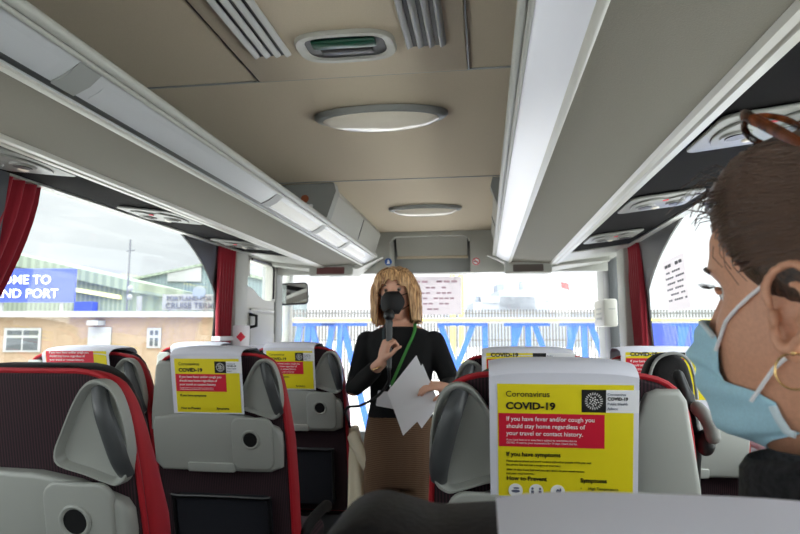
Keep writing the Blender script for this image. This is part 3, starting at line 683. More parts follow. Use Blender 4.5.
# black padded wing and folded armrest on the window side of the seat with the large notice
t = thing('folded_armrest', (0.641, 1.05, 1.08), 'black and grey armrest folded up beside the large notice seat, below the blue mask', 'armrest')
MB().tube(smooth_pts([(0.644, 1.12, 1.285), (0.652, 1.11, 1.25), (0.662, 1.12, 1.19), (0.666, 1.14, 1.13), (0.666, 1.22, .95)], 4), [.010] * 4 + [.014] * 9 + [.016] * 4, 12, 1.0, None, True).build('arm_core', M['black'], t)
MB().tube(smooth_pts([(0.664, 1.09, 1.232), (0.671, 1.08, 1.222), (0.679, 1.08, 1.205), (0.682, 1.08, 1.188)], 4), .012, 12, 1.3, (0, 1, 0), True).build('arm_pad', M['console'], t)
MB().ell((0.676, 1.10, 1.175), (.016, .018, .022)).build('pivot', M['black'], t)
t = thing('padded_headrest_wing', (.60, 1.20, 1.30), 'black leather padded wing rising behind the right shoulder of the large notice seat', 'headrest wing')
wp = [(-.045, -.20), (-.050, -.10), (-.048, -.045), (-.032, -.008), (.0, .004), (.026, -.008), (.037, -.040), (.040, -.08), (.030, -.20)]
MB().slab([(v.x, v.y) for v in smooth_pts([(a, b, 0) for a, b in wp], 4)], frame((.652, 1.24, 1.318), (1, 0, 0), (0, 0, 1)), .06, .02, 4).build('pad', M['leather'], t)
MB().tube([(.655 + v.x * .93, 1.178, 1.318 + v.y * .99) for v in smooth_pts([(a, b, 0) for a, b in wp[1:-1]], 4)], .003, 8).build('seam', M['grey2'], t)

# ================================================================== PEOPLE
HZ = [-.118, -.104, -.085, -.06, -.035, -.005, .022, .045, .07, .095, .113, .124, .129]
HF = [.060, .086, .093, .094, .094, .090, .087, .093, .092, .080, .060, .034, .004]
HB = [-.02, -.035, -.05, -.066, -.080, -.092, -.099, -.103, -.102, -.090, -.068, -.038, -.006]
HW = [.028, .043, .054, .061, .067, .071, .074, .0755, .0755, .068, .053, .032, .005]
def head_pt(th, z, off=0.0, feat=True):
    f, b, w_ = ip(z, HZ, HF), ip(z, HZ, HB), ip(z, HZ, HW)
    c, s_ = math.cos(th), math.sin(th); p = .92
    mid = (f + b) / 2 * .35; x = mid + ((f - mid) if c > 0 else (mid - b)) * math.copysign(abs(c) ** p, c); y = w_ * math.copysign(abs(s_) ** p, s_)
    if feat and c > 0:
        G = lambda a, a0, sg: math.exp(-((a - a0) / sg) ** 2)
        nose = ip(z, [-.046, -.036, -.026, -.018, 0, .02, .034], [0, .008, .024, .025, .018, .008, 0]); x += nose * G(y, 0, .0115)
        x -= .010 * (G(y, .031, .015) + G(y, -.031, .015)) * G(z, .020, .014)
        x += .004 * G(z, .042, .01) * G(abs(y), .028, .025); x += .004 * (G(abs(y), .045, .018)) * G(z, -.012, .02)
        x += .006 * G(y, 0, .022) * (G(z, -.056, .006) + G(z, -.068, .006)); x -= .004 * G(y, 0, .02) * G(z, -.080, .006); x += .004 * G(y, 0, .018) * G(z, -.098, .010)
    v = Vector((x, y, z)); n_ = Vector((c, s_ * 1.1, ip(z, [-.12, -.05, .06, .13], [-.6, 0, .15, 1.2]))).normalized()
    return v + n_ * off
def head(mb, m, nz=64, nt_=72):
    zs = [-.118 + .247 * k / (nz - 1) for k in range(nz)]
    mb.rings([[m @ head_pt(2 * PI * i / nt_, z) for i in range(nt_)] for z in zs])
def loft(mb, rows, n=24):
    """rows of (centre, rx, ry) stacked ellipses."""
    mb.rings([[Vector(c) + Vector((rx * math.cos(2 * PI * i / n), ry * math.sin(2 * PI * i / n), 0)) for i in range(n)] for c, rx, ry in rows])
def hand(mb, w_, d, n_, thumb, curl, sc=1.0, spread=.0, th_curl=.5):
    """Palm, four unequal fingers bent towards n_, thumb from the side."""
    w_, d = Vector(w_), Vector(d).normalized(); n_ = Vector(n_); n_ = (n_ - d * n_.dot(d)).normalized(); t = d.cross(n_) * thumb
    for k in (-.026, -.009, .009, .026): mb.tube([w_ + t * k * .5 * sc, w_ + d * .04 * sc + t * k * .9 * sc, w_ + d * .085 * sc + t * k * sc], [.014 * sc, .0145 * sc, .0115 * sc], 8, ball=True)
    for j, (k, L) in enumerate(((.028, .070), (.010, .078), (-.009, .073), (-.027, .057))):
        p = w_ + d * .086 * sc + t * k * sc; a = 0; pts = [p]; dd = (d + t * k * spread * 10).normalized()
        for sgm, fr_ in enumerate((.45, .31, .24)):
            a += curl[j] * (.8 if sgm == 0 else 1.1)
            q = dd * math.cos(a) + n_ * math.sin(a); p = p + q * L * fr_ * sc; pts.append(p)
        mb.tube(pts, [.0092 * sc, .0088 * sc, .0080 * sc, .0066 * sc], 8, ball=True)
    p0 = w_ + d * .025 * sc + t * .026 * sc; q = (t * .75 + d * .7 + n_ * .25).normalized()
    p1 = p0 + q * .04 * sc; q2 = (d + n_ * th_curl + t * .1).normalized(); p2 = p1 + q2 * .030 * sc; p3 = p2 + (q2 + n_ * th_curl).normalized() * .024 * sc
    mb.tube([p0, p1, p2, p3], [.0135 * sc, .0105 * sc, .0095 * sc, .0075 * sc], 8, ball=True)
def basis(o, f, up=(0, 0, 1), roll=0.0, scale=1.0):
    f = Vector(f).normalized(); l = Vector(up).cross(f).normalized(); u = f.cross(l)
    m = Matrix((f, l, u)).transposed().to_4x4() @ Matrix.Rotation(roll, 4, 'X') @ Matrix.Scale(scale, 4); m.translation = Vector(o); return m
def ear(mb, m, s_=1):
    """Outer ear on the side s_ of a head frame."""
    c = Vector((.000, .073 * s_, .000))
    def e(x, z, o): return m @ (c + Vector((x * 1.1, s_ * (o + .45 * max(0, -x)), z)))
    hel = smooth_pts([(.010, 0, .004, ), (.012, 0, .018), (.004, 0, .031), (-.010, 0, .034), (-.021, 0, .024), (-.023, 0, .006), (-.016, 0, -.012), (-.006, 0, -.024), (.002, 0, -.031), (.008, 0, -.026), (.009, 0, -.014)], 4)
    mb.tube([e(v.x, v.z, .013) for v in hel], .0042, 8)
    anti = smooth_pts([(-.002, 0, .020), (-.012, 0, .016), (-.014, 0, .002), (-.006, 0, -.012)], 4)
    mb.tube([e(v.x, v.z, .008) for v in anti], .0038, 8)
    bowl = [(v.x * .9, v.z * .95) for v in hel]
    mb.rings([[e(x, z, o) for x, z in bowl] for o in (-.008, .002)])
    mb.tube([e(.001, -.026, .004), e(.001, -.033, .007), e(.000, -.037, .007)], [.007, .0075, .005], 8, ball=True)
    mb.tube([e(.012, -.006, .002), e(.010, .0, .010), e(.009, -.010, .010)], [.005, .004, .004], 8, ball=True)

# ---- the guide standing in the aisle
GX, GY = -.065, 2.69
gm = basis((GX - .015, 2.665, 1.522), (-.08, -1, .07), roll=R(4), scale=.93)
def guide_limbs(mb, k, hands=True):
    sh = lambda s_: Vector((GX + s_ * .152, GY, 1.318))
    eR, wR = Vector((-.262, 2.64, 1.112)), Vector((-.115, 2.475, 1.235))
    eL, wL = Vector((.165, 2.66, 1.135)), Vector((.142, 2.49, 1.125))
    return sh, eR, wR, eL, wL
sh, eR, wR, eL, wL = guide_limbs(None, 1)
b = MB(); head(b, gm)
for s_ in (1, -1): ear(b, gm, s_)
b.tube([(GX, GY + .005, 1.30), (GX, GY - .002, 1.39), (GX - .012, 2.675, 1.47)], [.062, .048, .050], 16, ball=True)
loft(b, [((GX, GY, z), rx, ry) for z, rx, ry in ((.80, .10, .09), (.90, .140, .095), (1.0, .125, .088), (1.1, .122, .09), (1.22, .138, .098), (1.31, .155, .09), (1.355, .145, .075), (1.385, .09, .06), (1.40, .055, .05))])
b.tube([sh(-1), eR, wR], [.045, .036, .025], 12, ball=True); b.tube([sh(1), eL, wL], [.045, .036, .025], 12, ball=True)
hand(b, wR + Vector((0, -.002, .004)), (.30, -.12, .95), (.75, .5, -.2), -1, (1.15, 1.2, 1.2, 1.2), .95)
hand(b, wL + Vector((.022, .0, .012)), (-.62, -.45, .10), (-.2, .3, -1), 1, (.35, .4, .45, .5), .95)
for s_ in (-1, 1): b.tube([(GX + s_ * .075, GY, .86), (GX + s_ * .08, GY - .01, .48), (GX + s_ * .082, GY + .01, .06)], [.075, .052, .036], 14, ball=True)
for s_ in (-1, 1): b.tube([(GX + s_ * .082, GY + .02, .04), (GX + s_ * .088, GY - .12, .035)], [.034, .030], 10, ball=True)
guide = b.build('person', M['skin'], fuse=.0048, sm=3)
tag(guide, 'standing woman in black top and brown corduroys speaking into a microphone', 'person')
k = MB()
loft(k, [((GX, GY, z), rx, ry) for z, rx, ry in ((.985, .148, .105), (1.05, .136, .100), (1.13, .138, .103), (1.22, .152, .112), (1.29, .165, .105), (1.325, .168, .094), (1.350, .150, .082), (1.374, .112, .072), (1.386, .080, .066))])
k.tube([sh(-1), eR.lerp(sh(-1), .5), eR, eR.lerp(wR, .35), eR.lerp(wR, .72)], [.050, .047, .044, .041, .036], 14, ball=True)
k.tube([sh(1), eL.lerp(sh(1), .5), eL, eL.lerp(wL, .4), eL.lerp(wL, .75)], [.050, .047, .044, .041, .036], 14, ball=True)
k.build('sweater', M['knit'], guide, fuse=.006, sm=4)
k = MB()
loft(k, [((GX, GY, z), rx, ry) for z, rx, ry in ((.70, .150, .10), (.78, .160, .112), (.88, .165, .115), (.96, .152, .108), (1.015, .140, .102))])
for s_ in (-1, 1): k.tube([(GX + s_ * .080, GY, .80), (GX + s_ * .084, GY - .005, .62), (GX + s_ * .086, GY - .01, .45), (GX + s_ * .086, GY, .09)], [.085, .078, .068, .058], 16)
k.build('trousers', M['cord'], guide, fuse=.008, sm=3)
for s_ in (-1, 1):
    k = MB(); k.tube([(GX + s_ * .082, GY + .03, .045), (GX + s_ * .086, GY - .05, .045), (GX + s_ * .09, GY - .15, .035)], [.043, .043, .036], 14, ball=True)
    for v in k.bm.verts: v.co.z = max(v.co.z, .002)
    k.build('shoe', M['black'], guide)
# bob of blonde hair
def hair_cap(mb, m, fn, z0, z1, nz=30, nt_=64, th=.012):
    """Thick shell round the head; fn(theta, z) -> offset or None."""
    pass
k = MB(); N = 60
def bob(th, t, inner):
    """t 0 at crown, 1 at the tips."""
    a = abs(th)
    op = R(62)                                  # half of the opening for the face
    zt = .129 - .262 * t
    fr = a < op * (.82 if th > 0 else 1.0)
    if fr: zt = .129 - (.072 + .012 * math.sin(th * 17) * .6 + .060 * xfade(a, R(4), op)) * t     # fringe, longer to the sides
    zc = max(zt, -.02)
    o = .015 + .030 * xfade(t, .1, .5) * (0.45 if fr else 1) - (.006 * xfade(t, .75, 1) if not fr else 0) + .004 * math.sin(th * 9 + 1.3)
    p = head_pt(th, zc, o - (.010 if inner else 0), False)
    if zt < -.02:
        d = -.02 - zt; p = Vector((p.x * (1 - .6 * d), p.y * (1 + .5 * d), zt))
        if a > R(130): p.x += d * .25
    wv = .006 * t * noise.noise(Vector((th * 5, t * 2.5, 0))) + .004 * math.sin(th * 23 + t * 3) * t
    if zt < -.03: p.z -= .022 * noise.noise(Vector((math.cos(th) * 4, math.sin(th) * 4, 3))) * xfade(-zt, .03, .13)
    r_ = Vector((p.x, p.y, 0)).normalized(); return m_g @ (p + r_ * wv)
m_g = gm
T = [k_ / 26 for k_ in range(27)]
rows = []
for i in range(N):
    th = 2 * PI * (i + .5) / N; th = th if th < PI else th - 2 * PI
    rows.append([bob(th, t, False) for t in T] + [bob(th, t, True) for t in reversed(T)])
rows.append(rows[0][:]); k.rings(rows, cap=False)
hr_ = k.build('hair', M['hairblond'], guide, ang=180)
sd = MB()
for i in range(210):
    th = rnd.uniform(-PI, PI); dth = rnd.uniform(-.22, .22); t1 = rnd.uniform(.75, 1.06)
    m_g = gm
    pts = [bob(th + dth * t, t * t1, False) + Vector((rnd.uniform(-.002, .002), rnd.uniform(-.002, .002), 0)) for t in (.05, .2, .4, .6, .8, 1)]
    sd.tube(pts, [.002, .0036, .0044, .0044, .0036, .0008], 5)
sd.build('hair_locks', M['hairblond'], hr_)
# eyes, brows, mask
for s_ in (1, -1):
    e = MB(); e.ell(gm @ Vector((.0735, .031 * s_, .020)), (.0095,) * 3); ey = e.build('eye', M['eyegrey'], guide)
    MB().ell(gm @ Vector((.0810, .031 * s_, .018)), (.0050,) * 3).build('iris', M['ink'], ey)
    e = MB(); e.tube([gm @ Vector((.086, .014 * s_, .038)), gm @ Vector((.088, .030 * s_, .042)), gm @ Vector((.078, .05 * s_, .038))], [.002, .003, .0015], 6); e.build('eyebrow', M['hairdark'], guide)
mk = MB(); rows = []
for j in range(17):
    s_ = j / 16; z = .010 - .108 * s_; rr = []
    for i in range(25):
        u = -1 + 2 * i / 24; wd = (.052 * math.sin(PI * (.16 + .70 * s_)) + .006)
        y = u * wd; bul = .128 + .012 * math.sin(PI * s_) - 14.0 * y * y - .050 * (2 * s_ - 1) ** 4 * .45
        rr.append(gm @ Vector((bul - .004, y, z)))
    rr2 = [p - (gm.to_3x3() @ Vector((.003, 0, 0))) for p in reversed(rr)]
    rows.append(rr + rr2)
mk.rings(rows); mk_ = mk.build('face_mask', M['maskblack'], guide, ang=80)
for s_ in (1, -1):
    for z0, z1 in ((-.012, .02), (-.078, -.03)):
        e = MB(); e.tube([gm @ Vector((.09, .046 * s_, z0)), gm @ Vector((.05, .072 * s_, (z0 + z1) / 2)), gm @ Vector((-.012, .082 * s_, z1))], .0022, 6); e.build('strap', M['black'], mk_)
# lanyard with badge
e = MB(); e.tube(smooth_pts([(.005, 2.66, 1.40), (.008, 2.60, 1.36), (-.015, 2.572, 1.30), (-.05, 2.565, 1.22), (-.088, 2.565, 1.135)], 4), .0075, 8, .25, (0, 1, 0)); ly = e.build('lanyard', M['lany'], guide)
e = MB(); e.tube(smooth_pts([(-.125, 2.665, 1.40), (-.128, 2.60, 1.37), (-.118, 2.572, 1.30), (-.10, 2.562, 1.2), (-.092, 2.562, 1.135)], 4), .0055, 8, .25, (0, 1, 0)); e.build('lanyard_strap', M['lanydark'], ly)
MB().box((-.093, 2.556, 1.112), (-.085, 2.566, 1.138), .002).build('clip', M['chrome'], ly)
MB().slab(rrect(.10, .066, .005), frame((-.098, 2.560, 1.075), (1, 0, -.16), (.16, 0, 1)), .002).build('badge', M['paper'], ly, smooth=False)
MB().tube([wR + Vector((.03 * math.cos(a) * .9, .03 * math.sin(a), .0 + .012 * math.cos(a))) - Vector((.012, -.010, .02)) for a in [2 * PI * i / 20 for i in range(21)]], .0032, 6).build('bracelet', M['gold'], guide)
# microphone with its cable
t = thing('microphone', (-.078, 2.47, 1.30), 'black handheld microphone with cable held up to the black mask', 'microphone')
mt, mb_ = Vector((-.085, 2.492, 1.432)), Vector((-.078, 2.452, 1.215))
e = MB(); ax = (mt - mb_).normalized()
e.tube([mb_, mb_ + ax * .05, mb_ + ax * .17, mt - ax * .03], [.010, .0115, .014, .016], 14, ball=True); e.build('handle', M['dgrey'], t)
e = MB(); e.ell(mt, (.024, .024, .026)); e.build('grille', M['black'], t)
e = MB(); e.tube(smooth_pts([mb_, (-.082, 2.46, 1.16), (-.13, 2.48, 1.10), (-.21, 2.52, 1.055), (-.285, 2.58, 1.03), (-.30, 2.75, .9), (-.28, 2.95, .5), (-.25, 3.2, .02)], 6), .0062, 8); e.build('cable', M['black'], t)
# papers in the other hand
def sheet(mb, c4, bend, n=10, th=.0012):
    a, b_, c, d = [Vector(q) for q in c4]; nrm = (b_ - a).cross(d - a).normalized(); F, Bk = [], []
    rows = []
    for i in range(n + 1):
        u = i / n; r1 = []
        for j in range(n + 1):
            v = j / n; p = a.lerp(b_, u).lerp(d.lerp(c, u), v) + nrm * bend * math.sin(PI * u) * (1 - v * .5); r1.append(p)
        rows.append(r1 + [p + nrm * th for p in reversed(r1)])
    return mb.rings(rows)
t = thing('paper_sheets', (.03, 2.42, 1.1), 'white paper sheets held low in her other hand', 'paper')
sheet(MB(), ((.037, 2.425, 1.269), (.118, 2.43, 1.084), (-.011, 2.38, .959), (-.077, 2.40, 1.124)), .008).build('front_sheet', M['paper'], t, ang=80)
sheet(MB(), ((.060, 2.44, 1.235), (.128, 2.445, 1.074), (.060, 2.40, .985), (-.02, 2.42, 1.10)), .004).build('back_sheet', M['paper'], t, ang=80)

# ---- the masked woman close by
wo = Vector((.602, .550, 1.377)); wf = Vector((-.656, .755, -.03))
hm = basis(wo, wf)
b = MB(); head(b, hm, 90, 110); ear(b, hm, 1); ear(b, hm, -1)
b.tube([hm @ Vector((-.030, 0, -.03)), hm @ Vector((-.035, -.004, -.10)), (.675, .505, 1.20), (.70, .49, 1.12)], [.060, .056, .060, .075], 20, ball=True)
loft(b, [((x, .48, z), rx, ry) for x, z, rx, ry in ((.83, .60, .15, .13), (.83, .70, .165, .13), (.80, .85, .14, .105), (.76, 1.0, .16, .11), (.72, 1.09, .165, .10), (.70, 1.135, .12, .08), (.69, 1.16, .06, .06))])
sl, sr = Vector((.55, .555, 1.10)), Vector((.88, .43, 1.09))
el, er = Vector((.56, .66, .84)), Vector((.98, .56, .84)); wl_, wr_ = Vector((.70, .86, .80)), Vector((.90, .84, .80))
b.tube([sl, el, wl_], [.048, .040, .028], 12, ball=True); b.tube([sr, er, wr_], [.048, .040, .028], 12, ball=True)
hand(b, wl_, (.5, .85, -.05), (.1, 0, -1), -1, (.25, .3, .3, .35), .95); hand(b, wr_, (-.4, .9, -.05), (0, 0, -1), 1, (.25, .3, .3, .35), .95)
for s_ in (-1, 1):
    b.tube([(.83 + s_ * .09, .50, .70), (.83 + s_ * .09, .95, .70), (.83 + s_ * .09, .98, .26)], [.085, .062, .042], 14, ball=True)
    b.tube([(.83 + s_ * .09, .98, .21), (.83 + s_ * .09, 1.14, .20)], [.036, .030], 10, ball=True)
wom = b.build('person', M['skin2'], fuse=.0030, sm=3)
tag(wom, 'close-up masked woman with dark hair pulled back, seen in profile on the right', 'person')
k = MB()
loft(k, [((x, y, z), rx, ry) for x, y, z, rx, ry in ((.83, .48, .66, .185, .15), (.82, .48, .80, .165, .13), (.77, .49, 1.0, .185, .13), (.71, .51, 1.09, .195, .125), (.665, .53, 1.14, .145, .105), (.635, .545, 1.175, .098, .09))])
k.tube([sl, el, el.lerp(wl_, .85)], [.064, .056, .045], 14, ball=True); k.tube([sr, er, er.lerp(wr_, .85)], [.064, .056, .045], 14, ball=True)
k.build('jacket', M['fleece'], wom, fuse=.006, sm=2)
k = MB(); rows = []
for z, rx, ry, dx in ((1.12, .125, .110, .01), (1.17, .112, .100, .0), (1.225, .104, .094, -.004), (1.234, .098, .088, -.004), (1.19, .094, .084, 0), (1.14, .1, .09, 0)):
    rows.append([Vector((.624 + dx + rx * .93 * math.cos(2 * PI * i / 36), .548 + ry * .93 * math.sin(2 * PI * i / 36), z + .034 + .016 * math.cos(2 * PI * i / 36 + .7))) for i in range(36)])
k.rings(rows, cap=False); k.build('collar', M['fleece'], wom, ang=180)
k = MB()
for s_ in (-1, 1): k.tube([(.83 + s_ * .09, .48, .71), (.83 + s_ * .09, .95, .71), (.83 + s_ * .09, .99, .66), (.83 + s_ * .09, .99, .27)], [.100, .078, .070, .058], 14, ball=True)
k.build('trousers', M['net'], wom, fuse=.008, sm=3)
for s_ in (-1, 1):
    k = MB(); k.tube([(.83 + s_ * .09, .96, .215), (.83 + s_ * .09, 1.16, .205)], [.042, .036], 12, ball=True)
    for v in k.bm.verts: v.co.z = max(v.co.z, .172)
    k.build('shoe', M['black'], wom)
# hair pulled back into a bun
def hair_d(x, z):                               # >0 behind the hairline
    return ip(z, [-.08, -.05, -.02, -.008, .005, .03, .055, .08, .095, .11, .13], [-.06, -.045, -.032, -.012, .014, .042, .058, .073, .083, .091, .2]) - x
k = MB(); nz_, nt_ = 70, 110
rows = []
for j in range(nz_):
    z = -.075 + .2045 * j / (nz_ - 1); r_ = []
    for i in range(nt_):
        th = 2 * PI * i / nt_; p = head_pt(th, z, 0, False); d = hair_d(p.x, z)
        if z < -.045: d = min(d, (z + .075) * .5)
        thick = .013 + .018 * xfade(z, .05, .12) * (1 - .75 * xfade(p.x, .01, .07))
        o = -.004 + min(max(d * .55, 0), 1) if d > 0 else -.004
        o = min(o, thick) + (.0012 * math.sin(z * 420 + th * 6) * math.sin(th * 40) if d > .012 else 0)
        r_.append(hm @ head_pt(th, z, o, False))
    rows.append(r_)
k.rings(rows); hr2 = k.build('hair', M['hairdark'], wom, ang=180)
bun = hm @ Vector((-.125, 0, .055)); k = MB(); k.ell((0, 0, 0), (.036, .048, .046))
for v in k.bm.verts: v.co *= 1 + .05 * math.sin(9 * math.atan2(v.co.z, v.co.y) + 30 * v.co.x)
k.warp(lambda c: hm @ (c + Vector((-.125, 0, .055)))); k.build('hair_bun', M['hairdark'], hr2, ang=180)
sd = MB()
for i in range(700):                            # combed-back strands over the shell
    s_ = 1 if rnd.random() < .8 else -1
    z0 = rnd.uniform(.034, .126); xs = hair_d(0, z0) - rnd.uniform(.0, .05)
    a0 = None
    for q in range(0, 181, 2):
        if head_pt(R(q), z0, 0, False).x <= xs: a0 = R(q); break
    if a0 is None: continue
    a1 = R(rnd.uniform(150, 176)); z1 = .055 + rnd.uniform(-.03, .03); pts = []
    for q in range(9):
        u = q / 8; th = (a0 + (a1 - a0) * u) * s_; z = z0 + (z1 - z0) * u * u
        thick = .013 + .018 * xfade(z, .05, .12) * (1 - .75 * xfade(head_pt(th, z, 0, False).x, .01, .07))
        pts.append(hm @ head_pt(th, z, min(.002 + u * .09, thick + .0006 + rnd.uniform(0, .0016)), False))
    sd.tube(pts, [.0004] + [.0008] * 7 + [.0005], 4)
sd.build('hair_strands', M['hairstrand'], hr2, ang=180)
fz = MB()
for i in range(70):                             # loose wisps over the forehead
    th = R(rnd.uniform(-25, 70)); z0 = rnd.uniform(.088, .118); p = hm @ head_pt(th, z0, .008, False)
    out_ = (p - hm @ Vector((0, 0, .06))).normalized(); L = rnd.uniform(.012, .034)
    tg = hm.to_3x3() @ Vector((rnd.uniform(.2, 1), rnd.uniform(-.6, .6), rnd.uniform(-.3, .6)))
    fz.tube([p, p + (out_ * .7 + tg * .3) * L * .5, p + (out_ * .6 + tg * .6) * L + Vector((0, 0, -.1 * L)), p + (out_ * .5 + tg * .9) * L * 1.2 + Vector((0, 0, -.5 * L))], [.0007, .0006, .0005, .0003], 4)
for i in range(5):
    z0 = rnd.uniform(.05, .085); x_ = hair_d(0, z0); th = R(rnd.uniform(48, 66))
    p = hm @ head_pt(th, z0, .004, False); q = hm @ head_pt(th + .10, z0 - rnd.uniform(.02, .04), .003, False); fz.tube([p, p.lerp(q, .5) + hm.to_3x3() @ Vector((.003, .003, 0)), q], .0003, 4)
fz.build('loose_wisps', M['hairdark'], hr2)
# eyes with lids and lashes, brows
for s_ in (1, -1):
    e = MB(); e.ell(hm @ Vector((.0665, .031 * s_, .020)), (.0112,) * 3); ey = e.build('eye', M['white'], wom)
    MB().ell(hm @ Vector((.0750, .031 * s_, .019)), (.0045,) * 3).build('iris', M['ink'], ey)
    ld = MB(); ld.tube(smooth_pts([hm @ Vector((.080, .019 * s_, .021)), hm @ Vector((.0812, .031 * s_, .0255)), hm @ Vector((.073, .044 * s_, .021))], 4), .0026, 6); ld.build('eyelid', M['skin2'], ey)
    ls = MB()
    for i in range(14):
        u = i / 13; y = .022 + .024 * u; a = Vector((.0825 - .35 * abs(y - .031) ** 1.2 * 1.2, y * s_, .0265 - 8 * (y - .031) ** 2))
        ls.tube([hm @ a, hm @ (a + Vector((.005, .003 * u * s_, .001))), hm @ (a + Vector((.009, .006 * u * s_, .005)))], [.0005, .0004, .0002], 4)
    ls.build('eyelashes', M['ink'], ey)
    e = MB(); e.tube([hm @ Vector((.092, .014 * s_, .040)), hm @ Vector((.090, .032 * s_, .0445)), hm @ Vector((.076, .052 * s_, .039))], [.0018, .0028, .001], 6); e.build('eyebrow', M['hairdark'], wom)
# pale blue pleated mask
def mask_pt(s_, u, lift=0.0):
    """s_ 0 at the nose edge, 1 under the chin; u -1..1 across."""
    tm = R(ip(s_, [0, .12, .35, .46, .52, .60, 1], [38, 43, 42, 47, 70, 79, 86]))
    th = u * tm; au = abs(u)
    z = ip(s_, [0, .5, .85, 1], [-.002, -.054, -.108, -.119]) - ip(s_, [0, .46, .54, 1], [.016, .010, .008, -.022]) * au ** 2
    zc = max(z, -.117); p = head_pt(th, zc, 0, False)
    c = math.cos(th); fx = max(0, c) ** 3
    bul = ip(s_, [0, .15, .3, .5, .7, .85, 1], [.018, .031, .034, .028, .020, .014, -.004]) * math.exp(-(p.y / .030) ** 2)
    n_ = Vector((c, math.sin(th), 0)); p = p + n_ * (.004 + lift + .0028 * math.sin(s_ * 2 * PI * 4.0) * (1 - au ** 4)) + Vector((bul, 0, 0))
    return hm @ p
k = MB(); rows = []
for j in range(41):
    s_ = j / 40; f_ = [mask_pt(s_, -1 + 2 * i / 48) for i in range(49)]; rows.append(f_ + [p + (hm.translation - p).normalized() * .0015 for p in reversed(f_)])
k.rings(rows); mk2 = k.build('face_mask', M['maskblue'], wom, ang=80)
for s_ in (1, -1):
    e = MB(); e.tube([mask_pt(.62 + .38 * q / 12, s_ * .985, .001) for q in range(13)], .0035, 8, .4); e.build('mask_edge', M['maskwhite'], mk2)
    e = MB(); e.tube([mask_pt(.01, u * s_, .001) for u in [q / 8 for q in range(9)]], .0022, 8); e.build('nose_edge', M['maskwhite'], mk2)
    e = MB(); e.tube([mask_pt(.14, s_, .001)] + [hm @ head_pt(R(46 + 48 * q) * s_, -.010 + .046 * q, .0030, False) for q in (.08, .2, .35, .5, .65, .8, .9, 1)], .0017, 8); e.build('ear_loop', M['paper'], mk2)
    e = MB(); e.tube([mask_pt(.60, s_ * .86, .002)] + [hm @ head_pt(R(76 + 24 * q) * s_, -.052 + .034 * q, .004 + .005 * q, False) for q in (.2, .4, .6, .8, 1)], .0017, 8); e.build('ear_loop', M['paper'], mk2)
# earring
t = thing('hoop_earring', hm @ Vector((-.006, .084, -.045)), 'thin gold hoop earring in the dark-haired woman\'s ear', 'earring')
c = hm @ Vector((-.002, .0865, -.046)); e = MB()
ex, ez = hm.to_3x3() @ Vector((.95, .3, 0)), Vector((0, 0, 1))
e.tube([c + ex * .0125 * math.cos(2 * PI * i / 32) + ez * .0135 * math.sin(2 * PI * i / 32) for i in range(33)], .0009, 8); e.build('hoop', M['gold'], t)
e = MB(); e.ell(c + ez * .0135, (.002,) * 3); e.build('hook', M['gold'], t)
# glasses pushed up into the hair
t = thing('glasses', hm @ Vector((.02, 0, .14)), 'tortoiseshell glasses pushed up into the dark hair', 'glasses')
for s_ in (1, -1):
    c = Vector((.002, 0, .158)) + Vector((.5, .86, 0)) * .035 * s_; a1 = Vector((.5 * s_, .86 * s_, .0)).normalized(); a2 = Vector((.40, -.23, .88)).normalized()
    ringp = [hm @ (c + a1 * .026 * math.cos(2 * PI * i / 36) + a2 * .0205 * math.sin(2 * PI * i / 36)) for i in range(37)]
    e = MB(); e.tube(ringp, .0030, 8); rm = e.build('lens_rim', M['tort'], t)
    nrm = a1.cross(a2).normalized() * .0008
    e = MB(); e.rings([[p + (hm.to_3x3() @ nrm) * q for p in ringp[:-1]] for q in (-1, 1)]); e.build('lens', M['glass'], rm, smooth=False)
    h_ = c + a1 * .020 + a2 * .018
    e = MB(); e.tube(smooth_pts([hm @ h_, hm @ (h_ + Vector((-.008, .010 * s_, -.004))), hm @ Vector((-.020, .080 * s_, .125)), hm @ Vector((-.055, .092 * s_, .080)), hm @ Vector((-.085, .088 * s_, .050))], 5), .0034, 8, 1.6, (0, 0, 1)); e.build('temple_arm', M['tort'], t)
e = MB(); e.tube([hm @ Vector((.010, .009, .166)), hm @ Vector((.007, 0, .170)), hm @ Vector((-.002, -.009, .166))], .0026, 8); e.build('bridge', M['tort'], t)

# ================================================================== CABIN SMALL THINGS
t = thing('coat', (-.27, 2.74, .70), 'cream coat hanging by the seat beside the standing woman', 'coat')
k = MB(); rows = []
for j in range(16):
    s_ = j / 15; z = .93 - .42 * s_; r_ = []
    for i in range(28):
        a = 2 * PI * i / 28; rx, ry = .022 + .045 * s_, .05 + .05 * s_
        f_ = 1 + .22 * math.sin(5 * a + 2 * s_) * s_
        r_.append((-.292 + .055 * s_ + rx * f_ * math.cos(a), 2.76 + ry * f_ * math.sin(a), z))
    rows.append(r_)
k.rings(rows); k.build('body', M['cream'], t, ang=70)
k = MB(); k.tube(smooth_pts([(-.285, 2.70, .905), (-.255, 2.68, .86), (-.215, 2.67, .79), (-.19, 2.67, .755)], 4), [.03, .034, .036, .036, .036, .036, .036, .036, .036, .036, .036, .034, .030][:13], 12, .7); k.build('sleeve', M['cream'], t)
# interior mirror by the left windscreen pillar
t = thing('interior_mirror', (-1.09, 4.30, 1.64), 'black framed rectangular mirror on arm by the left windscreen pillar', 'mirror')
fm = frame((-1.095, 4.30, 1.645), (.95, .25, .05), (-.05, 0, 1))
MB().slab(rrect(.225, .165, .03), fm @ Matrix.Translation((0, 0, -.03)), .034, .010).build('housing', M['black'], t)
MB().slab(rrect(.19, .14, .022, cx=.01), fm @ Matrix.Translation((0, 0, .004)), .002).build('mirror_glass', M['mirror'], t, smooth=False)
MB().tube(smooth_pts([(-1.11, 4.34, 1.63), (-1.15, 4.37, 1.66), (-1.165, 4.42, 1.72)], 4), .010).build('arm', M['black'], t)
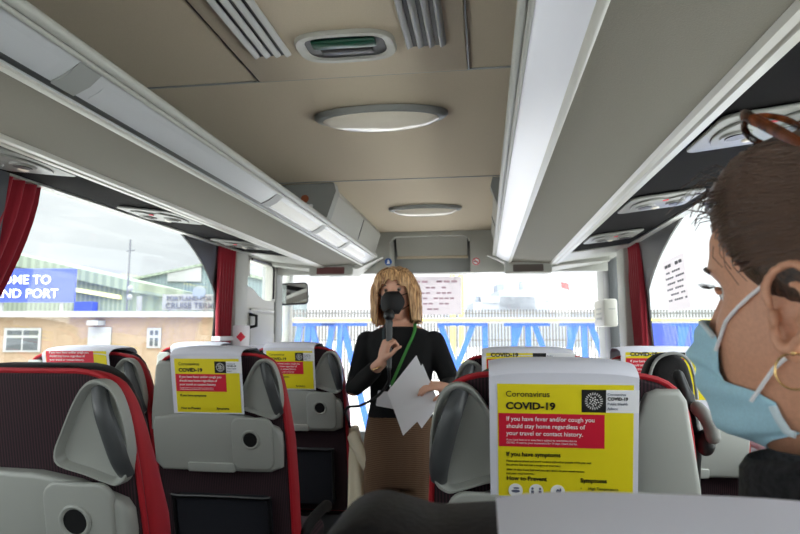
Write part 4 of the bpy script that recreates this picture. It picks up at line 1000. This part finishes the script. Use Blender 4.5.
# notices on the glass
def thinpaper(name, c):
    m = bpy.data.materials.new(name); m.use_nodes = True; t_ = m.node_tree; t_.nodes.clear()
    o = t_.nodes.new('ShaderNodeOutputMaterial'); a_ = t_.nodes.new('ShaderNodeBsdfDiffuse'); b_ = t_.nodes.new('ShaderNodeBsdfTranslucent'); x_ = t_.nodes.new('ShaderNodeMixShader')
    a_.inputs[0].default_value = S(*c); b_.inputs[0].default_value = S(*c); x_.inputs[0].default_value = .42
    t_.links.new(a_.outputs[0], x_.inputs[1]); t_.links.new(b_.outputs[0], x_.inputs[2]); t_.links.new(x_.outputs[0], o.inputs[0]); return m
M['thin'] = thinpaper('thin_paper', (250, 246, 248)); M['faint'] = thinpaper('faint_print', (226, 200, 212)); M['faintg'] = thinpaper('faint_grey_print', (150, 152, 158))
def notice(c, ex, ey, W, H, label, name, ink, rows_):
    t = thing(name, c, label, 'notice'); f_ = frame(c, ex, ey)
    MB().slab([(-W / 2, -H / 2), (W / 2, -H / 2), (W / 2, H / 2), (-W / 2, H / 2)], f_, .0008).build('sheet', M['thin'], t, smooth=False)
    k = MB()
    for (x, y, l_, h_) in rows_:
        n_ = max(2, int(l_ / (h_ * 3.2))); st = l_ / n_
        for q in range(n_):
            if (q * 7 + int(y * 1000)) % 5 == 4: continue
            k.slab(rrect(st * .82, h_, h_ * .3, 2, x + st * (q + .5) - l_ / 2, y), f_ @ Matrix.Translation((0, 0, .0009)), .0004)
    k.build('printed_lines', M[ink], t, smooth=False)
notice((-.045, 4.462, 1.632), (1, 0, 0), (0, -.075, 1), .385, .285, 'pale notice sheet taped to the windscreen behind the standing woman', 'window_notice', 'faint',
       [(0, .105, .33, .016), (.0, .06, .16, .012), (0, .02, .24, .012), (0, -.02, .28, .012), (0, -.06, .20, .012), (0, -.10, .14, .012)])
notice((1.118, 2.68, 1.565), (0, -1, .03), (-.08, 0, 1), .30, .225, 'white printed notice stuck inside the right side window', 'window_notice', 'faintg',
       [(0, .085, .24, .014)] + [(0, .055 - .024 * i, .22 + .03 * ((i * 3) % 2), .008) for i in range(6)])
# white cabinet door pocket by the driver's window
t = thing('driver_cab_box', (1.06, 3.9, 1.40), 'white box panel with a printed label beside the driver\'s side window', 'cab box')
MB().box((1.03, 3.80, 1.395), (1.115, 4.12, 1.565), .015).build('case', M['pale'], t)
k = MB()
for i in range(3): k.box((1.028 - .0, 3.87, 1.50 - i * .03), (1.031, 4.03, 1.512 - i * .03))
k.box((1.06, 3.7985, 1.50), (1.10, 3.801, 1.505)); k.build('printed_label', M['grey2'], t, smooth=False)
t = thing('first_aid_sign', (-1.085, 3.30, 1.36), 'small red and white safety sign low on the pillar beside left curtain', 'sign')
MB().slab(rrect(.10, .13, .01), frame((-1.06, 3.275, 1.335), (1, 0, 0), (0, 0, 1)), .004).build('plate', M['paper'], t, smooth=False)
MB().slab(oval(.055, .055, 4), frame((-1.06, 3.274, 1.335), (1, 0, 0), (0, 0, 1)), .006).build('diamond', M['pred'], t, smooth=False)

# ================================================================== OUTSIDE
GZ = -.95
cw = Matrix.Rotation(R(7.97), 3, 'Z') @ Matrix.Rotation(R(90 + 6.22), 3, 'X'); C0 = Vector((.31, 0, 1.36))
def at(px, py, k):                              # image pixel projected out from the camera to a point k metres ahead
    return C0 + cw @ Vector(((px - 400) / 600, (267 - py) / 600, -1)) * k
E1 = Vector((math.cos(R(7.97)), math.sin(R(7.97)), 0)); E2 = Vector((-E1.y, E1.x, 0))
struct(MB().box((-140, -60, GZ - .3), (140, 220, GZ)), 'ground', M['asphalt'], smooth=False)
def wallslab(mb, pts, depth):                   # upright outline facing the coach, given real depth away from it
    mb.rings([[Vector(p) for p in pts], [Vector(p) + E2 * depth for p in pts]]); return mb
def up(px, py, k, kg=None):                     # point above ground on the facade plane k metres ahead
    p = at(px, py, k); q = at(px, 332, k); return Vector((q.x, q.y, p.z))
def gnd(px, k): q = at(px, 332, k); return Vector((q.x, q.y, GZ))
# low brick building
k_ = 26; t = thing('brick_building', gnd(60, k_), 'long low ochre brick building outside the left window', 'building')
wallslab(MB(), [gnd(-260, k_), gnd(236, k_), up(236, 317, k_), up(-260, 317, k_)], 8).build('wall', M['brick'], t, smooth=False)
wallslab(MB(), [up(-262, 317, k_ - .3), up(238, 317, k_ - .3), up(238, 311, k_ - .3), up(-262, 311, k_ - .3)], 8.6).build('roof_edge', M['hatch'], t, smooth=False)
for x0, x1, y0, y1, nr in ((4, 41, 328, 352, 2), (147, 161, 328, 348, 2), (-70, -30, 328, 352, 2)):
    wallslab(MB(), [up(x0, y1, k_ - .06), up(x1, y1, k_ - .06), up(x1, y0, k_ - .06), up(x0, y0, k_ - .06)], .1); f_ = wallslab(MB(), [up(x0, y1, k_ - .06), up(x1, y1, k_ - .06), up(x1, y0, k_ - .06), up(x0, y0, k_ - .06)], .1).build('window', M['hatch'], t, smooth=False)
    e = MB(); mx_ = (x0 + x1) / 2
    for a_, b_ in ((x0 + 3, mx_ - 1), (mx_ + 1, x1 - 3)):
        for c_, d_ in ((y0 + 2.5, y0 + 7), (y0 + 10, y1 - 2)): wallslab(e, [up(a_, d_, k_ - .08), up(b_, d_, k_ - .08), up(b_, c_, k_ - .08), up(a_, c_, k_ - .08)], .03)
    e.build('pane', M['outpane'], f_, smooth=False)
wallslab(MB(), [gnd(88, k_ - .08), gnd(111, k_ - .08), up(111, 327, k_ - .08), up(88, 327, k_ - .08)], .1).build('door', M['hatch'], t, smooth=False)
MB().box(up(99, 323, k_) - Vector((.25, .5, .1)), up(99, 323, k_) + Vector((.25, .1, .1))).build('wall_lamp', M['grey2'], t, smooth=False)
# green warehouse behind it
k_ = 45; t = thing('warehouse', gnd(20, k_), 'green clad warehouse with sloping roof behind the brick building', 'building')
wallslab(MB(), [gnd(-300, k_), gnd(128, k_), up(128, 291, k_), up(14, 266, k_), up(-120, 236, k_), up(-300, 276, k_)], 25).build('wall', M['cladg'], t, smooth=False)
wallslab(MB(), [up(-122, 236, k_ - .4), up(14, 266, k_ - .4), up(132, 292, k_ - .4), up(132, 281, k_ - .4), up(14, 254, k_ - .4), up(-122, 223, k_ - .4)], 26).build('roof', M['roofg'], t, smooth=False)
wallslab(MB(), [up(52, 288, k_ - .3), up(118, 299, k_ - .3), up(118, 295, k_ - .3), up(52, 284, k_ - .3)], .3).build('yellow_fascia', mat('pale_yellow_fascia', (226, 222, 150), .6), t, smooth=False)
MB().box(up(89, 310, k_) - Vector((.9, .6, 1.2)), up(89, 302, k_) + Vector((.6, 0, 0))).build('blue_door', M['blues'], t, smooth=False)
k_ = 62; t = thing('warehouse', gnd(170, k_), 'blue-grey warehouse with pale gable panel behind the cruise terminal board', 'building')
wallslab(MB(), [gnd(112, k_), gnd(262, k_), up(262, 278, k_), up(199, 264, k_), up(112, 282.5, k_)], 30).build('wall', M['cladb'], t, smooth=False)
wallslab(MB(), [up(165, 281, k_ - .2), up(199, 281, k_ - .2), up(199, 265.5, k_ - .2), up(165, 272, k_ - .2)], .2).build('gable_panel', M['hatch'], t, smooth=False)
wallslab(MB(), [up(100, 286, k_ - .3), up(199, 265, k_ - .3), up(264, 280, k_ - .3), up(264, 277, k_ - .3), up(199, 262.5, k_ - .3), up(100, 283.5, k_ - .3)], 30.5).build('roof', M['roofg'], t, smooth=False)
# port sign
k_ = 42; t = thing('port_sign', gnd(10, k_), 'blue welcome board with white capitals outside the left window', 'sign')
wallslab(MB(), [up(-78, 302, k_), up(72, 302, k_), up(72, 268, k_), up(-78, 268, k_)], .2).build('board', M['blues'], t, smooth=False)
for x in (-60, 0, 60): MB().tube([gnd(x, k_ + .3), up(x, 290, k_ + .3)], .12, 8).build('post', M['grey2'], t)
e = MB()
u_ = k_ / 600
def otext(s, px, py, cap, al): text(e, s, cap * u_ / .70, frame(up(px, py, k_ - .06), E1, (0, 0, 1)), al, .002 * cap * u_ * 3, .02, 1.02)
otext('WELCOME TO', 48, 283.5, 9, 'RIGHT'); otext('PORTLAND PORT', 56, 297.5, 9, 'RIGHT')
e.build('lettering', M['white'], t, smooth=False)
k_ = 38; u_ = k_ / 600; t = thing('terminal_sign', gnd(190, k_), 'white cruise terminal board with round emblem, left of the curtain', 'sign')
wallslab(MB(), [up(161, 310, k_), up(240, 310, k_), up(240, 294, k_), up(161, 294, k_)], .2).build('board', M['hatch'], t, smooth=False)
for x in (170, 232): MB().tube([gnd(x, k_ + .3), up(x, 300, k_ + .3)], .12, 8).build('post', M['grey2'], t)
MB().slab(oval(13 * u_, 13 * u_, 20), frame(up(198, 292, k_ + .05), E1, (0, 0, 1)), .1).build('emblem', M['shipgrey'], t, smooth=False)
e = MB(); otext('PORTLAND PORT', 165, 300, 4.2, 'LEFT'); otext('CRUISE TERMINAL', 164, 308, 5.6, 'LEFT'); e.build('lettering', M['outgrey'], t, smooth=False)
# mast
k_ = 30; t = thing('radio_mast', gnd(126, k_), 'thin radio mast with small dishes rising over the warehouses', 'mast')
MB().tube([gnd(125, k_), up(126, 238, k_)], .05, 8).build('pole', M['outgrey'], t)
MB().tube([up(122.5, 250, k_), up(131, 249, k_)], .03, 6).build('cross_arm', M['outgrey'], t)
e = MB()
for y in (288, 297): e.ell(up(128, y, k_ - .15), (.15, .08, .15))
e.build('dish', M['hatch'], t)
t = thing('white_chimney', gnd(138, 33), 'short white flue pipe above the brick roof', 'flue'); MB().tube([gnd(138, 36), up(138, 296, 36)], .16, 10).build('pipe', M['hatch'], t)
# palisade fence, trestles, posts, ship: straight ahead through the windscreen
k_ = 30; t = thing('palisade_fence', gnd(440, k_), 'pale palisade fence running across behind the blue trestles', 'fence')
e = MB()
for i in range(150):
    px = 252 + i * 3.2; p, q = gnd(px, k_), up(px, 309.5, k_); e.box((p.x - .045, p.y - .015, GZ), (p.x + .045, p.y + .015, q.z), 0)
e.build('pales', M['fencem'], t, smooth=False)
e = MB()
for y in (313, 340): e.tube([up(250, y, k_ + .1), up(732, y, k_ + .1)], .05, 6)
e.build('rails', M['hatch'], t)
k_ = 11.5; t = thing('crash_barrier', gnd(450, k_), 'long pale horizontal rail resting on the blue trestles', 'barrier')
MB().rings([[at(px, 332, k_) + Vector((0, dy, up(400, y, k_).z - at(px, 332, k_).z)) for dy, y in ((0, 323), (.25, 323), (.25, 317.5), (0, 317.5))] for px in (286, 760)]).build('rail', M['hatch'], t, smooth=False)
MB().rings([[at(px, 332, k_) + Vector((0, dy - .02, up(400, y, k_).z - at(px, 332, k_).z)) for dy, y in ((0, 320.6), (.02, 320.6), (.02, 319), (0, 319))] for px in (286, 760)]).build('yellow_line', M['yel'], t, smooth=False)
for i, (px, kind, lab) in enumerate(((309, 'A', 'blue steel trestle farthest left, by the interior mirror'), (341, 'A', 'blue steel trestle just left of the standing woman'), (458, 'V', 'blue steel trestle just right of the standing woman'), (524, 'W', 'blue steel trestle in the middle of the right windscreen half'), (580, 'W', 'blue steel trestle by the right windscreen pillar'), (690, 'W', 'blue steel trestle seen through the right side window'), (750, 'W', 'blue steel trestle hidden behind the dark-haired woman'))):
    if px == 750: continue
    t = thing('steel_trestle', gnd(px, k_), lab, 'trestle', 'blue steel trestles under the long rail')
    tz = up(px, 324, k_)
    sp = {'A': ((-8, -14), (0, -2), (2, 12)), 'V': ((-18, -4), (16, 0), (27, 27)), 'W': ((-10, -10), (-3, -16), (4, 4), (10, 24))}[kind]
    for a_, b_ in sp:
        p0, p1 = up(px + a_, 323, k_ + .12), gnd(px + a_ + (b_ - a_) * 3.2, k_ + .12)
        e = MB(); e.tube([p0, p1], .075, 4, 1.0); e.build('leg', M['blue'], t, smooth=False)
    e = MB(); e.rings([[up(px + dx, y, k_ + d_) for y, d_ in ((326, .05), (326, .22), (322.8, .22), (322.8, .05))] for dx in (-20, 26)]); e.build('top_beam', M['blue'], t, smooth=False)
for px, lab in ((453, 'tall yellow post behind the standing woman, left one of the pair'), (461.5, 'tall yellow post next to the notice sheet, right one of the pair')):
    t = tag(MB().tube([gnd(px, 17), up(px, 264, 17)], .075, 10).build('yellow_post', M['yel']), lab, 'post', 'yellow posts behind the fence line')
k_ = 95; t = thing('ship', gnd(512, k_), 'pale grey and white ship with masts beyond the port fence', 'ship')
e = MB(); wallslab(e, [gnd(455, k_), gnd(590, k_), up(596, 312, k_), up(450, 312, k_)], 14); e.build('hull', M['shipgrey'], t, smooth=False)
for x0, x1, y0 in ((474, 549, 302), (482, 546, 296), (500, 536, 290)): wallslab(MB(), [up(x0, 313, k_ + 1), up(x1, 313, k_ + 1), up(x1, y0, k_ + 1), up(x0, y0, k_ + 1)], 10).build('deckhouse', M['ship'], t, smooth=False)
for x, y in ((478, 296), (494, 297), (522, 281), (548, 300)): MB().tube([up(x, 312, k_ + 3), up(x, y, k_ + 3)], .35, 6).build('mast', M['shipgrey'], t)
wallslab(MB(), [up(498, 292, k_ + 4), up(505, 292, k_ + 4), up(505, 283, k_ + 4), up(498, 284, k_ + 4)], 4).build('funnel', M['shipgrey'], t, smooth=False)
k_ = 40; t = thing('flagpole', gnd(562, k_), 'thin pole flying a red and white flag beyond the fence', 'flag')
MB().tube([gnd(562, k_), up(562, 280, k_)], .04, 6).build('pole', M['hatch'], t)
sheet(MB(), (up(562, 281, k_), up(570, 283, k_), up(571, 290, k_), up(562, 287, k_)), .1, 8, .02).build('flag', M['flagred'], t)
k_ = 13; t = thing('shipping_container', gnd(720, k_), 'blue container outside the right side window', 'container')
wallslab(MB(), [gnd(652, k_), gnd(840, k_), up(840, 318, k_), up(652, 318, k_)], 2.4).build('walls', M['blues'], t, smooth=False)
